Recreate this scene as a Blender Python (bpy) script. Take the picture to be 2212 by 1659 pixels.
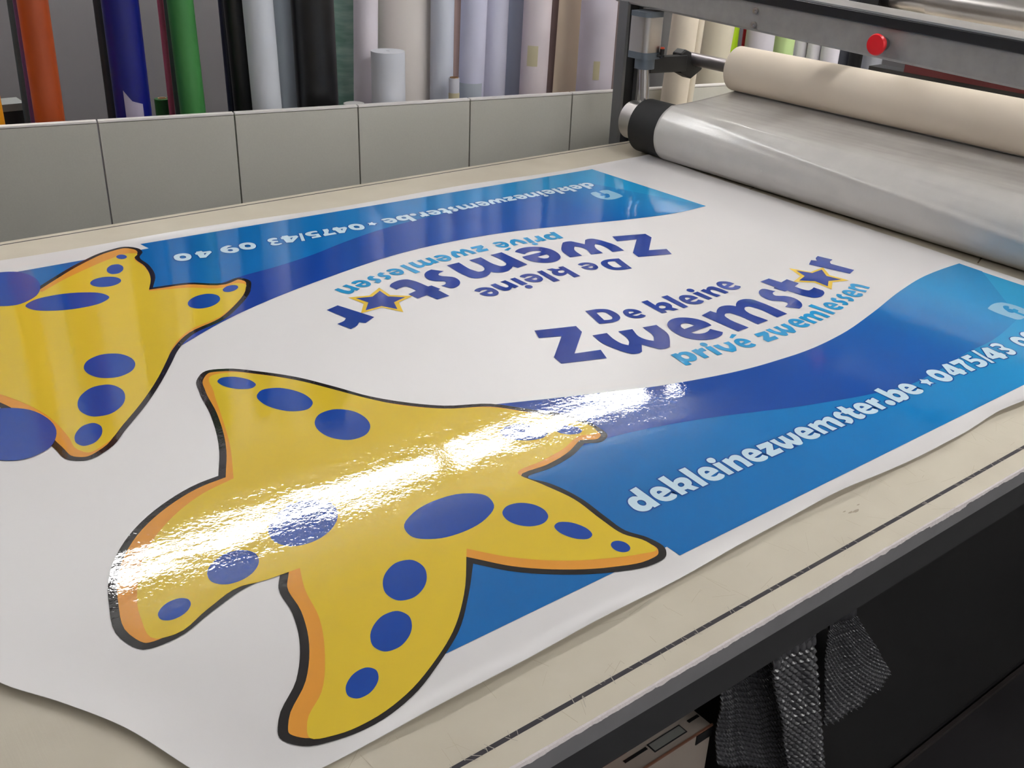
import bpy, bmesh, math, random
from mathutils import Vector, Matrix, noise
from mathutils.geometry import tessellate_polygon
random.seed(4)
for o in list(bpy.data.objects): bpy.data.objects.remove(o)
scene = bpy.context.scene
COL = scene.collection
S = 0.7            # metres per unit of camera height above the table
TZ = 0.9           # table top height


def W(x, y, z=0.0):
    return Vector((x * S, y * S, z * S + TZ))


# ---------------------------------------------------------------- camera
cam = bpy.data.objects.new('camera', bpy.data.cameras.new('camera'))
COL.objects.link(cam)
Rm = Matrix(((0.789021979867, 0.250998433017, -0.560753155952),
             (-0.613310195616, 0.375262395125, -0.695002689749),
             (0.035984986307, 0.892288026048, 0.450030176024)))
cam.matrix_world = Matrix.Translation(W(0, 0, 1)) @ Rm.to_4x4()
cam.data.sensor_width = 36
cam.data.lens = 35.7578
cam.data.clip_start = 0.02
cam.data.clip_end = 60
scene.camera = cam
# ---------------------------------------------------------------- world, exposure
world = bpy.data.worlds.new('world')
scene.world = world
world.use_nodes = True
world.node_tree.nodes['Background'].inputs[0].default_value = (0.75, 0.8, 0.9, 1)
world.node_tree.nodes['Background'].inputs[1].default_value = 0.15
vs = scene.view_settings
vs.view_transform = 'Standard'
vs.look = 'None'
vs.gamma = 1
vs.use_curve_mapping = False
vs.exposure = 0.37
TUBE_POWER = 38.0


# ---------------------------------------------------------------- materials
def srgb(r, g, b):
    def f(c):
        c /= 255.0
        return c / 12.92 if c <= 0.04045 else ((c + 0.055) / 1.055) ** 2.4
    return (f(r), f(g), f(b), 1)


MATS = {}


def mat(name, rgb, rough=0.5, metal=0.0, spec=0.5, bump=None, var=None, emit=None, coat=0.0, gradient=None, aniso_scale=None):
    """bump=(scale, distance[, detail]); var=(scale, amount, rgb2); gradient=[(x, rgb), ...] along world x"""
    if name in MATS:
        return MATS[name]
    m = bpy.data.materials.new(name)
    m.use_nodes = True
    nt = m.node_tree
    b = nt.nodes['Principled BSDF']
    b.inputs['Base Color'].default_value = srgb(*rgb)
    b.inputs['Roughness'].default_value = rough
    b.inputs['Metallic'].default_value = metal
    b.inputs['Specular IOR Level'].default_value = spec
    if coat:
        b.inputs['Coat Weight'].default_value = coat
        b.inputs['Coat Roughness'].default_value = 0.05
    geo = nt.nodes.new('ShaderNodeNewGeometry')
    pos = geo.outputs['Position']
    if aniso_scale:
        mp = nt.nodes.new('ShaderNodeMapping')
        mp.inputs['Scale'].default_value = aniso_scale
        nt.links.new(pos, mp.inputs['Vector'])
        pos = mp.outputs['Vector']
    if gradient:
        sep = nt.nodes.new('ShaderNodeSeparateXYZ')
        nt.links.new(geo.outputs['Position'], sep.inputs[0])
        mr = nt.nodes.new('ShaderNodeMapRange')
        x0, x1 = gradient[0][0], gradient[-1][0]
        mr.inputs['From Min'].default_value = x0
        mr.inputs['From Max'].default_value = x1
        nt.links.new(sep.outputs['X'], mr.inputs['Value'])
        cr = nt.nodes.new('ShaderNodeValToRGB')
        nt.links.new(mr.outputs[0], cr.inputs[0])
        el = cr.color_ramp.elements
        el[0].position = 0
        el[0].color = srgb(*gradient[0][1])
        el[1].position = 1
        el[1].color = srgb(*gradient[-1][1])
        for x, c in gradient[1:-1]:
            e = el.new((x - x0) / (x1 - x0))
            e.color = srgb(*c)
        nt.links.new(cr.outputs[0], b.inputs['Base Color'])
    if var:
        n = nt.nodes.new('ShaderNodeTexNoise')
        n.inputs['Scale'].default_value = var[0]
        n.inputs['Detail'].default_value = 5
        nt.links.new(pos, n.inputs['Vector'])
        mx = nt.nodes.new('ShaderNodeMix')
        mx.data_type = 'RGBA'
        mx.inputs[6].default_value = srgb(*rgb)
        mx.inputs[7].default_value = srgb(*var[2])
        mr = nt.nodes.new('ShaderNodeMapRange')
        mr.inputs['From Min'].default_value = 0.35
        mr.inputs['From Max'].default_value = 0.7
        mr.inputs['To Max'].default_value = var[1]
        nt.links.new(n.outputs['Fac'], mr.inputs['Value'])
        nt.links.new(mr.outputs[0], mx.inputs[0])
        nt.links.new(mx.outputs[2], b.inputs['Base Color'])
    if bump:
        prev = None
        bl = bump if isinstance(bump, list) else [bump]
        for bb in bl:
            n = nt.nodes.new('ShaderNodeTexNoise')
            n.inputs['Scale'].default_value = bb[0]
            n.inputs['Detail'].default_value = bb[2] if len(bb) > 2 else 3
            if len(bb) > 3:
                mp = nt.nodes.new('ShaderNodeMapping')
                mp.inputs['Scale'].default_value = bb[3]
                nt.links.new(geo.outputs['Position'], mp.inputs['Vector'])
                nt.links.new(mp.outputs['Vector'], n.inputs['Vector'])
            else:
                nt.links.new(pos, n.inputs['Vector'])
            bn = nt.nodes.new('ShaderNodeBump')
            bn.inputs['Strength'].default_value = 1
            bn.inputs['Distance'].default_value = bb[1]
            nt.links.new(n.outputs['Fac'], bn.inputs['Height'])
            if prev:
                nt.links.new(prev.outputs[0], bn.inputs['Normal'])
            prev = bn
        nt.links.new(prev.outputs[0], b.inputs['Normal'])
    if emit:
        b.inputs['Emission Color'].default_value = (emit[0], emit[1], emit[2], 1)
        b.inputs['Emission Strength'].default_value = emit[3]
    MATS[name] = m
    return m


# ---------------------------------------------------------------- object helpers
def tag(o, label=None, cat=None, group=None, kind=None):
    if label: o['label'] = label
    if cat: o['category'] = cat
    if group: o['group'] = group
    if kind: o['kind'] = kind
    return o


def empty(name, loc=(0, 0, 0)):
    o = bpy.data.objects.new(name, None)
    o.empty_display_size = 0.1
    o.location = loc
    COL.objects.link(o)
    return o


def link(name, bm, m, parent=None, smooth=False, bevel=0.0):
    """bm is in world coordinates"""
    if parent is not None:
        bm.transform(Matrix.Translation(-parent_loc(parent)))
    me = bpy.data.meshes.new(name)
    bmesh.ops.recalc_face_normals(bm, faces=bm.faces) if not getattr(link, 'keep', False) else None
    bm.to_mesh(me)
    bm.free()
    for mm in (m if isinstance(m, (list, tuple)) else [m]):
        me.materials.append(mm)
    o = bpy.data.objects.new(name, me)
    COL.objects.link(o)
    if parent is not None:
        o.parent = parent
    if smooth:
        for p in me.polygons: p.use_smooth = True
        try:
            me.set_sharp_from_angle(angle=math.radians(40))
        except Exception:
            pass
    if bevel:
        md = o.modifiers.new('bevel', 'BEVEL')
        md.width = bevel
        md.segments = 2
        md.limit_method = 'ANGLE'
    return o


def parent_loc(p):
    v = Vector((0, 0, 0))
    while p is not None:
        v += p.location
        p = p.parent
    return v


def box(bm, a, b):
    """corners a, b in metres"""
    x0, x1 = sorted((a[0], b[0])); y0, y1 = sorted((a[1], b[1])); z0, z1 = sorted((a[2], b[2]))
    v = [bm.verts.new(c) for c in ((x0, y0, z0), (x1, y0, z0), (x1, y1, z0), (x0, y1, z0), (x0, y0, z1), (x1, y0, z1), (x1, y1, z1), (x0, y1, z1))]
    for f in ((0, 3, 2, 1), (4, 5, 6, 7), (0, 1, 5, 4), (1, 2, 6, 5), (2, 3, 7, 6), (3, 0, 4, 7)):
        bm.faces.new([v[i] for i in f])


def bxw(bm, a, b):
    box(bm, W(*a), W(*b))


def frame_of(d):
    d = d.normalized()
    u = d.orthogonal().normalized()
    if abs(d.z) < 0.9:
        u = d.cross(Vector((0, 0, 1))).normalized()
    return u, d.cross(u)


def tube(bm, p0, p1, r, seg=32, r1=None, hole=0.0, cap=True, mi=0):
    p0, p1 = Vector(p0), Vector(p1)
    u, v = frame_of(p1 - p0)
    r1 = r if r1 is None else r1
    def ring(p, rr):
        return [bm.verts.new(p + (u * math.cos(2 * math.pi * i / seg) + v * math.sin(2 * math.pi * i / seg)) * rr) for i in range(seg)]
    A, B = ring(p0, r), ring(p1, r1)
    for i in range(seg):
        f = bm.faces.new((A[i], A[(i + 1) % seg], B[(i + 1) % seg], B[i])); f.material_index = mi
    if hole:
        dep = (p1 - p0).normalized() * min(0.05, (p1 - p0).length * 0.4)
        for P, q, rr in ((A, p0, r), (B, p1, r1)):
            H = ring(q, hole)
            for i in range(seg):
                bm.faces.new((P[i], P[(i + 1) % seg], H[(i + 1) % seg], H[i]))
            K = ring(q + (dep if q is p0 else -dep), hole * 0.98)
            for i in range(seg):
                bm.faces.new((H[i], H[(i + 1) % seg], K[(i + 1) % seg], K[i]))
            bm.faces.new(K)
    elif cap:
        bm.faces.new(A); bm.faces.new(B)


def prism(bm, pts, off):
    """closed polygon of 3-D points extruded by vector off"""
    A = [bm.verts.new(p) for p in pts]
    B = [bm.verts.new(Vector(p) + Vector(off)) for p in pts]
    n = len(pts)
    bm.faces.new(A); bm.faces.new(B[::-1])
    for i in range(n):
        bm.faces.new((A[i], A[(i + 1) % n], B[(i + 1) % n], B[i]))


# ---------------------------------------------------------------- flat printed shapes
def parse(s):
    """'x,y[*] x,y ...|hole;shape' in tenths of a millimetre; * marks a corner"""
    shapes = []
    for g in s.split(';'):
        loops = []
        for l in g.split('|'):
            L = []
            for t in l.split():
                c = t.endswith('*')
                x, y = t.rstrip('*').split(',')
                L.append((float(x) / 1e4, float(y) / 1e4, c))
            loops.append(L)
        shapes.append(loops)
    return shapes


def smooth_loop(L, n=5, closed=True):
    out = []
    N = len(L)
    rng = range(N) if closed else range(N - 1)
    for i in rng:
        p1, p2 = L[i], L[(i + 1) % N]
        a = Vector(p1[:2]); b = Vector(p2[:2])
        if p1[2] and p2[2]:
            out.append(a)
            continue
        pa = Vector(L[(i - 1) % N][:2]) if not (i == 0 and not closed) else a
        pb = Vector(L[(i + 2) % N][:2]) if not (i + 2 >= N and not closed) else b
        d = (b - a).length
        def tan(prev, cur, nxt):
            # centripetal tangent scaled to this segment
            l0, l1 = (cur - prev).length, (nxt - cur).length
            if l0 < 1e-9 or l1 < 1e-9: return nxt - cur
            return ((cur - prev) / l0 * l1 + (nxt - cur) / l1 * l0) / (l0 + l1)
        m1 = (b - a) / max(d, 1e-9) if p1[2] else tan(pa, a, b)
        m2 = (b - a) / max(d, 1e-9) if p2[2] else tan(a, b, pb)
        for k in range(n):
            t = k / n
            out.append(a * (2 * t**3 - 3 * t**2 + 1) + b * (-2 * t**3 + 3 * t**2) + (m1 * (t**3 - 2 * t**2 + t) + m2 * (t**3 - t**2)) * d)
    if not closed: out.append(Vector(L[-1][:2]))
    return out


def area(P):
    return sum(P[i].x * P[(i + 1) % len(P)].y - P[(i + 1) % len(P)].x * P[i].y for i in range(len(P))) / 2


def offset(P, d):
    """grow (d>0) a counter-clockwise polygon"""
    s = 1 if area(P) > 0 else -1
    Q = []
    P = [p for i, p in enumerate(P) if (p - P[i - 1]).length > 1e-6]
    n = len(P)
    for i in range(n):
        e0 = (P[i] - P[i - 1]).normalized(); e1 = (P[(i + 1) % n] - P[i]).normalized()
        n0 = Vector((e0.y, -e0.x)) * s; n1 = Vector((e1.y, -e1.x)) * s
        m = n0 + n1
        if m.length < 1e-6: m = n0
        m.normalize()
        Q.append(P[i] + m * d / max(0.5, m.dot(n0)))
    return Q


def flat(bm, loops, z, xf=None, grow=0.0, n=5, mi=0):
    """fill outer loop minus holes at height z"""
    polys = []
    for k, L in enumerate(loops):
        P = smooth_loop(L, n)
        if grow:
            P = offset(P, grow if k == 0 else -grow)
        if xf: P = [xf(p) for p in P]
        polys.append([Vector((p.x, p.y, 0)) for p in P])
    tris = tessellate_polygon(polys)
    allp = [p for P in polys for p in P]
    vs_ = [bm.verts.new((p.x, p.y, z)) for p in allp]
    for t in tris:
        try:
            f = bm.faces.new([vs_[i] for i in t])
            f.material_index = mi
            f.normal_update()
            if f.normal.z < 0: f.normal_flip()
        except ValueError:
            pass


DATA = {
'url': '8092,7561* 8212,7573* 8179,7103* 8074,7097* 8069,7130* 8037,7111 7980,7094 7918,7104 7867,7140 7841,7202 7846,7282 7871,7356 7911,7403 7968,7432 8027,7432 8074,7394*|7985,7317 8023,7330 8057,7313 8071,7274 8059,7231 8028,7202 7992,7202 7968,7230 7965,7274;8518,7245* 8333,7214* 8362,7188 8410,7184 8450,7197 8483,7210* 8514,7141* 8483,7111 8420,7090 8352,7091 8289,7117 8247,7170 8233,7237 8243,7312 8270,7375 8315,7415 8373,7434 8437,7426 8489,7387 8518,7334 8525,7281|8347,7333 8374,7344 8400,7333 8413,7296* 8337,7286* 8332,7302;8581,7550* 8701,7562* 8686,7372* 8729,7400 8796,7416 8862,7405 8907,7358 8910,7294 8884,7232 8835,7194* 8875,7094* 8768,7090* 8730,7160* 8674,7167* 8665,7096* 8562,7097*|8703,7309 8739,7321 8772,7312 8781,7279 8768,7252 8731,7235 8691,7242 8683,7274;8966,7550* 9088,7548* 9043,7086* 8932,7084*;9452,7393* 9572,7382* 9536,7079* 9430,7080*;9621,7381* 9729,7399* 9739,7359* 9793,7388 9854,7400 9902,7383 9931,7341 9930,7274 9908,7073* 9799,7071* 9817,7253 9806,7284 9777,7296 9738,7275 9726,7244 9712,7076* 9600,7073*;10332,7386* 10563,7370* 10557,7281* 10440,7164* 10562,7160* 10533,7060* 10280,7062* 10284,7159* 10410,7270* 10295,7274*;10594,7366* 10699,7365* 10688,7246 10698,7210 10726,7177* 10756,7242 10769,7359* 10874,7362* 10870,7241 10875,7209 10900,7170* 10931,7227 10951,7357* 11050,7362* 11031,7195 10948,7061* 10910,7044 10856,7049* 10828,7080 10802,7139* 10751,7063* 10718,7052 10674,7053* 10635,7087 10609,7153 10597,7245;11420,7346* 11515,7364* 11528,7322* 11583,7349 11651,7363 11699,7348 11718,7314* 11787,7346 11850,7357 11896,7339 11913,7293 11891,7033* 11792,7033* 11784,7212 11784,7249 11759,7260 11710,7232 11695,7197 11708,7040* 11597,7038* 11602,7216 11592,7252 11558,7260 11522,7240 11509,7197 11509,7045* 11404,7042*;12050,7360 12094,7378 12126,7368 12174,7288* 12117,7284 12089,7256 12102,7225 12137,7185 12146,7133 12123,7072 12078,7034 12001,7008* 11953,7096* 12009,7111 12023,7139 12003,7168 11973,7212 11975,7272 12006,7328;12241,7452* 12342,7432* 12337,7340* 12408,7331* 12400,7237* 12335,7230* 12326,7150 12340,7125 12390,7131* 12394,7043* 12349,7019 12275,7007 12230,7025 12213,7064 12215,7225* 12183,7239* 12181,7319* 12216,7334*;12775,7318* 12881,7337* 12890,7302* 12953,7329 12991,7327* 12975,7204* 12902,7200* 12874,7013* 12763,7012*;13028,7139 13084,7158 13130,7141 13152,7097 13140,7038 13103,7007 13048,6996 13007,7023 12995,7080 13009,7120;13217,7467* 13345,7479* 13334,7307* 13393,7335 13467,7337 13523,7299 13558,7233 13548,7146 13510,7062 13467,7016 13394,6991 13339,6995 13313,7017* 13279,7003* 13183,7002*|13340,7218 13379,7230 13413,7211 13424,7171 13404,7118 13369,7099 13332,7111 13316,7148 13320,7190;14518,7377 14592,7401 14655,7387 14717,7342 14751,7258 14748,7160 14727,7073 14673,7001 14591,6966 14510,6973 14450,7016 14413,7104 14421,7205 14455,7300|14552,7254 14602,7260 14637,7234 14640,7176 14619,7118 14587,7095 14540,7108 14521,7148 14524,7209;14990,7389* 15102,7362* 15086,7147* 15114,7137* 15107,7041* 15080,7039* 15055,6973* 14946,6968* 14934,7035* 14790,7044* 14781,7128*|14963,7237* 14951,7134* 14888,7125*;15170,7374* 15450,7362* 15441,7281 15369,7194 15320,7076 15294,6962* 15170,6967* 15200,7080 15276,7199 15301,7263* 15154,7261*;15531,7372* 15740,7365* 15714,7274* 15584,7263* 15588,7231* 15655,7225 15718,7194 15751,7123 15742,7043 15695,6987 15619,6952 15516,6945 15438,6974 15455,7061* 15495,7043 15567,7044 15616,7068 15630,7113 15588,7141 15485,7146*;15933,7416* 16005,7400* 15828,6927* 15766,6950*;16414,7347* 16530,7370 16614,7331 16628,7248 16567,7157 16591,7076 16557,6968 16484,6917 16387,6922 16348,6967* 16374,7041* 16447,7021 16504,7044 16471,7086 16409,7127* 16425,7197* 16500,7188 16541,7223 16512,7275 16405,7292*;17321,6945* 17362,6870 17468,6887 17566,6957 17619,7054 17625,7178 17556,7286 17452,7335 17344,7290 17293,7209 17286,7099 17346,7035 17480,7027* 17415,6969|17500,7127 17461,7094 17419,7108 17403,7172 17437,7216 17491,7204;9472,7516 9524,7533 9565,7522 9581,7487 9563,7434 9526,7407 9481,7412 9451,7445 9453,7484;14178,7287* 14233,7232* 14297,7216* 14246,7144* 14256,7073* 14192,7092* 14125,7058* 14142,7134* 14073,7195* 14139,7225*;9392,7226* 9202,7197* 9231,7170 9281,7165 9322,7178 9355,7190* 9386,7120* 9353,7089 9288,7069 9220,7071 9156,7098 9113,7153 9100,7222 9112,7298 9140,7363 9186,7403 9247,7421 9312,7412 9364,7371 9393,7316 9399,7263|9219,7318 9246,7329 9272,7317 9285,7279* 9207,7270* 9202,7287;10253,7208* 10060,7186* 10089,7157 10139,7151 10180,7162 10214,7173* 10243,7101* 10209,7071 10143,7054 10074,7058 10011,7088 9970,7145 9959,7214 9973,7290 10004,7354 10052,7393 10113,7409 10179,7398 10230,7355 10257,7299 10262,7245|10082,7307 10110,7317 10136,7304 10147,7266* 10068,7259* 10064,7276;11365,7190* 11172,7163* 11201,7135 11252,7129 11293,7142 11327,7154* 11358,7082* 11324,7051 11258,7032 11189,7034 11124,7063 11081,7119 11068,7189 11081,7266 11111,7331 11158,7372 11220,7390 11286,7380 11338,7338 11368,7282 11373,7227|11190,7286 11218,7297 11245,7284 11257,7245* 11178,7237* 11173,7254;12723,7154* 12529,7141* 12557,7111 12606,7102 12648,7112 12683,7121* 12709,7047* 12673,7019 12606,7004 12537,7012 12474,7045 12436,7104 12428,7174 12446,7250 12480,7313 12530,7350 12593,7363 12658,7349 12707,7303 12732,7246 12734,7191|12556,7262 12584,7271 12610,7256 12620,7217* 12540,7214* 12537,7232;13893,7150* 13692,7123* 13723,7094 13775,7088 13818,7101 13853,7113* 13885,7038* 13850,7006 13781,6986 13708,6990 13641,7020 13597,7079 13585,7152 13599,7232 13630,7300 13680,7341 13744,7359 13813,7348 13867,7304 13897,7245 13902,7189|13712,7251 13741,7262 13769,7249 13782,7209* 13699,7200* 13694,7219;16192,7373* 16311,7328* 16266,7094* 16296,7080* 16274,6974* 16245,6976* 16209,6908* 16089,6916* 16085,6991* 15927,7020* 15928,7113*|16143,7209* 16115,7098* 16045,7096*;17010,7303 17085,7322 17147,7304 17205,7255 17234,7168 17223,7070 17197,6986 17138,6917 17054,6888 16974,6900 16917,6948 16886,7038 16901,7138 16941,7231|17035,7178 17085,7181 17118,7152 17118,7094 17092,7038 17058,7017 17013,7033 16996,7074 17004,7135;18025,7304* 18132,7269* 18101,7061* 18127,7049* 18113,6956* 18087,6957* 18057,6894* 17951,6898* 17945,6963* 17805,6983* 17803,7065*|17988,7158* 17968,7059* 17906,7055*;18340,7247 18416,7266 18478,7248 18536,7199 18565,7112 18554,7014 18528,6930 18469,6861 18385,6832 18304,6844 18247,6892 18216,6982 18232,7082 18272,7175|18365,7122 18416,7125 18449,7096 18448,7038 18423,6982 18389,6961 18344,6977 18327,7018 18335,7079',
'zwemster': '10246,12148* 10972,11905* 10893,11658* 10212,11069* 10670,10940* 10534,10643* 9782,10897* 9837,11145* 10485,11716* 10110,11864*;10945,11451* 11219,11388* 11138,11084 11140,10906 11182,10814* 11291,10919 11348,11012 11432,11332* 11705,11269* 11579,10926 11607,10793 11666,10705* 11798,10849 11910,11223* 12191,11168* 12072,10768 11876,10534 11717,10382* 11612,10373 11511,10413 11461,10519 11386,10711* 11194,10507* 11106,10488 11004,10524 10938,10645 10889,10849 10866,11086;13003,10620* 12463,10596* 12478,10540 12538,10489 12634,10461 12741,10473 12860,10523* 12942,10305* 12850,10239 12704,10197 12552,10206 12392,10270 12272,10390 12209,10544 12209,10728 12257,10907 12336,11045 12457,11146 12602,11198 12743,11187 12875,11111 12974,10992 13023,10850 13028,10713|12542,10922 12604,10954 12672,10940 12721,10877 12734,10779* 12474,10769* 12485,10840;13187,11025* 13479,11084* 13504,10961* 13630,11054 13793,11120 13933,11098 14022,11030 14052,10976* 14167,11068 14332,11138 14482,11120 14573,11036 14596,10896 14574,10216* 14279,10206* 14285,10750 14250,10835 14178,10853 14071,10786 14023,10699 14029,10208* 13730,10193* 13725,10742 13698,10818 13625,10840 13523,10774 13492,10695 13481,10188* 13189,10177*;14932,11171 15068,11266 15166,11286 15292,11067* 15194,11047 15132,10996 15107,10922 15158,10868 15250,10800 15306,10690 15287,10523 15200,10375 15088,10289 14962,10247* 14806,10451* 14972,10522 15008,10571 14992,10640 14915,10719 14832,10817 14825,10954 14871,11089;15443,11566* 15729,11587* 15770,11313* 16003,11363* 16024,11087* 15814,11022* 15833,10807 15874,10743 15973,10748 16096,10788* 16111,10582* 16054,10510 15903,10426 15750,10403 15646,10440 15590,10536 15509,10958* 15431,10956* 15385,11187* 15452,11221*;17093,11666* 17352,11810* 17424,11722* 17536,11831 17685,11894* 17770,11583* 17592,11516 17522,11437* 17625,10949* 17361,10863*',
'dekleine': '11557,12324* 11836,12254 11946,12160 11969,11991 11924,11820 11861,11736 11717,11670 11557,11686 11378,11750*|11668,12149* 11750,12141 11812,12085 11803,11952 11771,11847 11699,11787 11628,11798 11563,11830*;12718,12088* 12874,12083* 12823,11821* 12898,11869 12996,11885 13070,11850 13101,11764 13079,11660 13006,11578* 13049,11452* 12916,11462* 12870,11537* 12791,11563* 12767,11470* 12650,11490*|12822,11736 12876,11766 12932,11750 12951,11704 12931,11665 12876,11636 12817,11649 12797,11687;13210,12060* 13367,12056* 13291,11445* 13161,11444*;13845,11865* 13992,11873* 13980,11477* 13853,11470*;13871,12042 13931,12074 13985,12054 14004,11999 13976,11933 13921,11905 13865,11929 13850,11986;14070,11873* 14195,11905* 14209,11847* 14284,11904 14377,11930 14440,11904 14472,11827 14483,11524* 14359,11512* 14331,11747 14312,11788 14263,11791 14222,11747 14204,11703 14230,11501* 14097,11483*;12373,11713* 12138,11720* 12143,11695 12167,11671 12208,11656 12255,11657 12308,11675* 12336,11578* 12294,11552 12229,11539 12164,11548 12096,11581 12048,11637 12026,11706 12032,11786 12059,11862 12098,11919 12154,11959 12219,11977 12280,11967 12334,11930 12373,11875 12390,11811 12387,11752|12183,11859 12211,11871 12240,11862 12260,11833 12262,11791* 12149,11795* 12156,11825;13764,11641* 13511,11607* 13520,11582 13551,11560 13597,11551 13647,11561 13701,11590* 13749,11490* 13708,11455 13641,11429 13569,11427 13491,11451 13429,11502 13393,11572 13386,11659 13401,11745 13432,11814 13485,11866 13551,11897 13618,11898 13684,11867 13735,11815 13764,11750 13772,11686|13535,11764 13563,11782 13595,11778 13621,11750 13631,11705* 13509,11690* 13511,11723;14921,11769* 14673,11710* 14685,11685 14717,11667 14764,11662 14813,11677 14864,11711* 14921,11618* 14884,11579 14820,11546 14749,11537 14669,11552 14602,11597 14559,11663 14543,11748 14550,11835 14574,11906 14621,11964 14684,12001 14750,12009 14818,11985 14875,11939 14910,11877 14924,11814|14680,11868 14706,11888 14739,11888 14768,11863 14782,11819* 14662,11791* 14661,11825',
'zwemlessen': '11500,10158* 11616,10155* 11629,10110* 11684,10137 11752,10129 11815,10095 11845,10010 11830,9903 11782,9830 11712,9782 11641,9778 11558,9822* 11529,9708* 11416,9732*|11609,10028 11657,10049 11703,10030 11714,9979 11694,9919 11649,9887 11604,9906 11592,9966;12371,10020* 12480,10004* 12475,9908 12484,9836 12512,9785* 12573,9843 12603,9890 12595,9995* 12722,9985* 12707,9910 12666,9782 12554,9660* 12453,9657* 12399,9740 12356,9834 12354,9922;12857,10083* 13011,10165* 13063,10097* 12881,10032*;13047,9763* 12843,9752* 12849,9731 12872,9712 12908,9701 12949,9706 12994,9725* 13025,9643* 12990,9618 12935,9602 12878,9605 12817,9628 12771,9674 12747,9732 12747,9801 12765,9869 12794,9921 12840,9960 12894,9980 12948,9976 12998,9948 13036,9903 13054,9849 13056,9798|12872,9875 12896,9888 12921,9883 12940,9859 12945,9822* 12847,9818* 12851,9844;11906,10078* 12021,10087* 12032,10044* 12090,10064 12153,10062* 12132,9938* 12058,9944 12020,9927* 11976,9738* 11869,9751*;12197,10048* 12323,10031* 12250,9697* 12141,9711*;12223,10180 12277,10207 12323,10188 12339,10139 12313,10081 12264,10058 12215,10081 12204,10131;14548,9803* 14337,9788* 14344,9766 14368,9747 14406,9737 14447,9743 14494,9764* 14528,9680* 14493,9653 14436,9634 14377,9636 14313,9659 14265,9705 14239,9764 14237,9836 14253,9907 14283,9961 14329,10002 14385,10024 14440,10022 14493,9994 14533,9948 14553,9893 14557,9840|14365,9916 14389,9929 14415,9925 14435,9900 14441,9862* 14340,9856* 14343,9883;15754,9972* 15557,9942* 15564,9922 15588,9906 15625,9899 15663,9907 15705,9930* 15744,9854* 15713,9826 15660,9805 15604,9802 15543,9819 15494,9859 15465,9913 15458,9981 15469,10048 15493,10102 15533,10144 15584,10168 15637,10170 15688,10147 15729,10107 15752,10057 15760,10007|15573,10065 15595,10079 15620,10076 15641,10055 15649,10020* 15554,10006* 15555,10032;16620,10188* 16424,10121* 16436,10102 16463,10090 16502,10089 16540,10105 16578,10137* 16632,10065* 16605,10031 16556,10000 16499,9987 16433,9993 16376,10024 16336,10074 16316,10142 16315,10213 16329,10272 16362,10323 16410,10358 16463,10369 16520,10355 16570,10322 16603,10275 16619,10225|16418,10249 16437,10268 16464,10270 16489,10252 16504,10218* 16409,10186* 16406,10213;13647,9955* 13760,9955* 13757,9828 13774,9758 13800,9726* 13832,9777 13846,9819 13850,9953* 13963,9954* 13946,9807 13969,9757 14000,9728* 14039,9797 14048,9955* 14164,9960* 14154,9791 14099,9680 14050,9605* 14010,9592 13967,9598 13937,9635 13889,9704* 13833,9606* 13800,9590 13756,9595 13719,9636 13680,9712 13649,9803;13338,9950* 13592,9932* 13586,9834* 13457,9706* 13590,9702* 13558,9591* 13280,9594* 13286,9701* 13424,9823* 13297,9827*;14588,9981* 14701,10011* 14714,9964* 14760,10003 14822,10032 14878,10027 14914,10003 14927,9982* 14969,10021 15032,10052 15091,10048 15128,10018 15141,9964 15148,9698* 15033,9688* 15023,9900 15007,9932 14979,9937 14939,9908 14922,9874 14936,9683* 14820,9670* 14805,9883 14793,9913 14763,9919 14725,9891 14715,9860 14723,9662* 14609,9651*;15205,10243* 15336,10264* 15368,9747* 15260,9726*;15852,10211 15904,10249 15941,10258 15992,10175* 15955,10167 15931,10146 15923,10117 15943,10097 15979,10072 16002,10030 15997,9966 15965,9908 15923,9874 15875,9856* 15813,9933* 15876,9962 15889,9981 15882,10007 15851,10037 15818,10074 15814,10126 15830,10178;16106,10270 16157,10309 16195,10319 16247,10236* 16210,10227 16186,10206 16178,10177 16199,10157 16235,10132 16259,10090 16254,10025 16223,9966 16181,9931 16133,9913* 16069,9989* 16132,10019 16145,10039 16138,10066 16107,10095 16073,10132 16068,10185 16084,10238;16626,10384* 16725,10439* 16749,10393* 16801,10458 16874,10500 16933,10492 16977,10433 17052,10178* 16950,10141* 16875,10335 16849,10365 16808,10357 16782,10311 16777,10270 16843,10104* 16734,10059*',
'staro': '16556,11753* 16757,11364* 17203,11399* 16935,11040* 17020,10643* 16654,10761* 16306,10528* 16328,10947* 16010,11204* 16380,11327*',
'stari': '16572,11582* 16735,11311* 17066,11327* 16841,11043* 16928,10748* 16639,10845* 16379,10669* 16398,10982* 16157,11184* 16454,11280*',
'fnear': '18522,7686 18455,7650 18326,7660* 18340,7869* 18434,7904* 18447,7999* 18381,7998* 18366,8059* 18455,8095* 18469,8147 18441,8175 18373,8176 18308,8134 18226,8031 18189,7951 18210,7907 18255,7896* 18235,7674* 18121,7648 18014,7660 17963,7702 17958,7779 17988,8207 18013,8274 18106,8309 18518,8308 18548,8290 18578,8242 18566,7773',
'ffar': '16655,17877 16723,17914 16853,17905* 16841,17692* 16746,17656* 16734,17560* 16801,17562* 16817,17500* 16726,17462* 16712,17409 16742,17381 16810,17381 16876,17424 16958,17529 16995,17611 16974,17655 16927,17666* 16946,17892* 17061,17919 17170,17907 17223,17865 17228,17788 17202,17353 17177,17285 17083,17249 16665,17245 16634,17264 16603,17312 16611,17788',
'light_near': '7608,6223* 7603,6412* 6445,6569* 4417,6401* 5627,7657* 6692,8838* 7775,8648* 8831,8704 10246,8361 11320,7970 11757,7804 12197,7667 13122,7408 14118,7258 14327,7288 15444,7437 17703,7951 19893,8558*',
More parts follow.
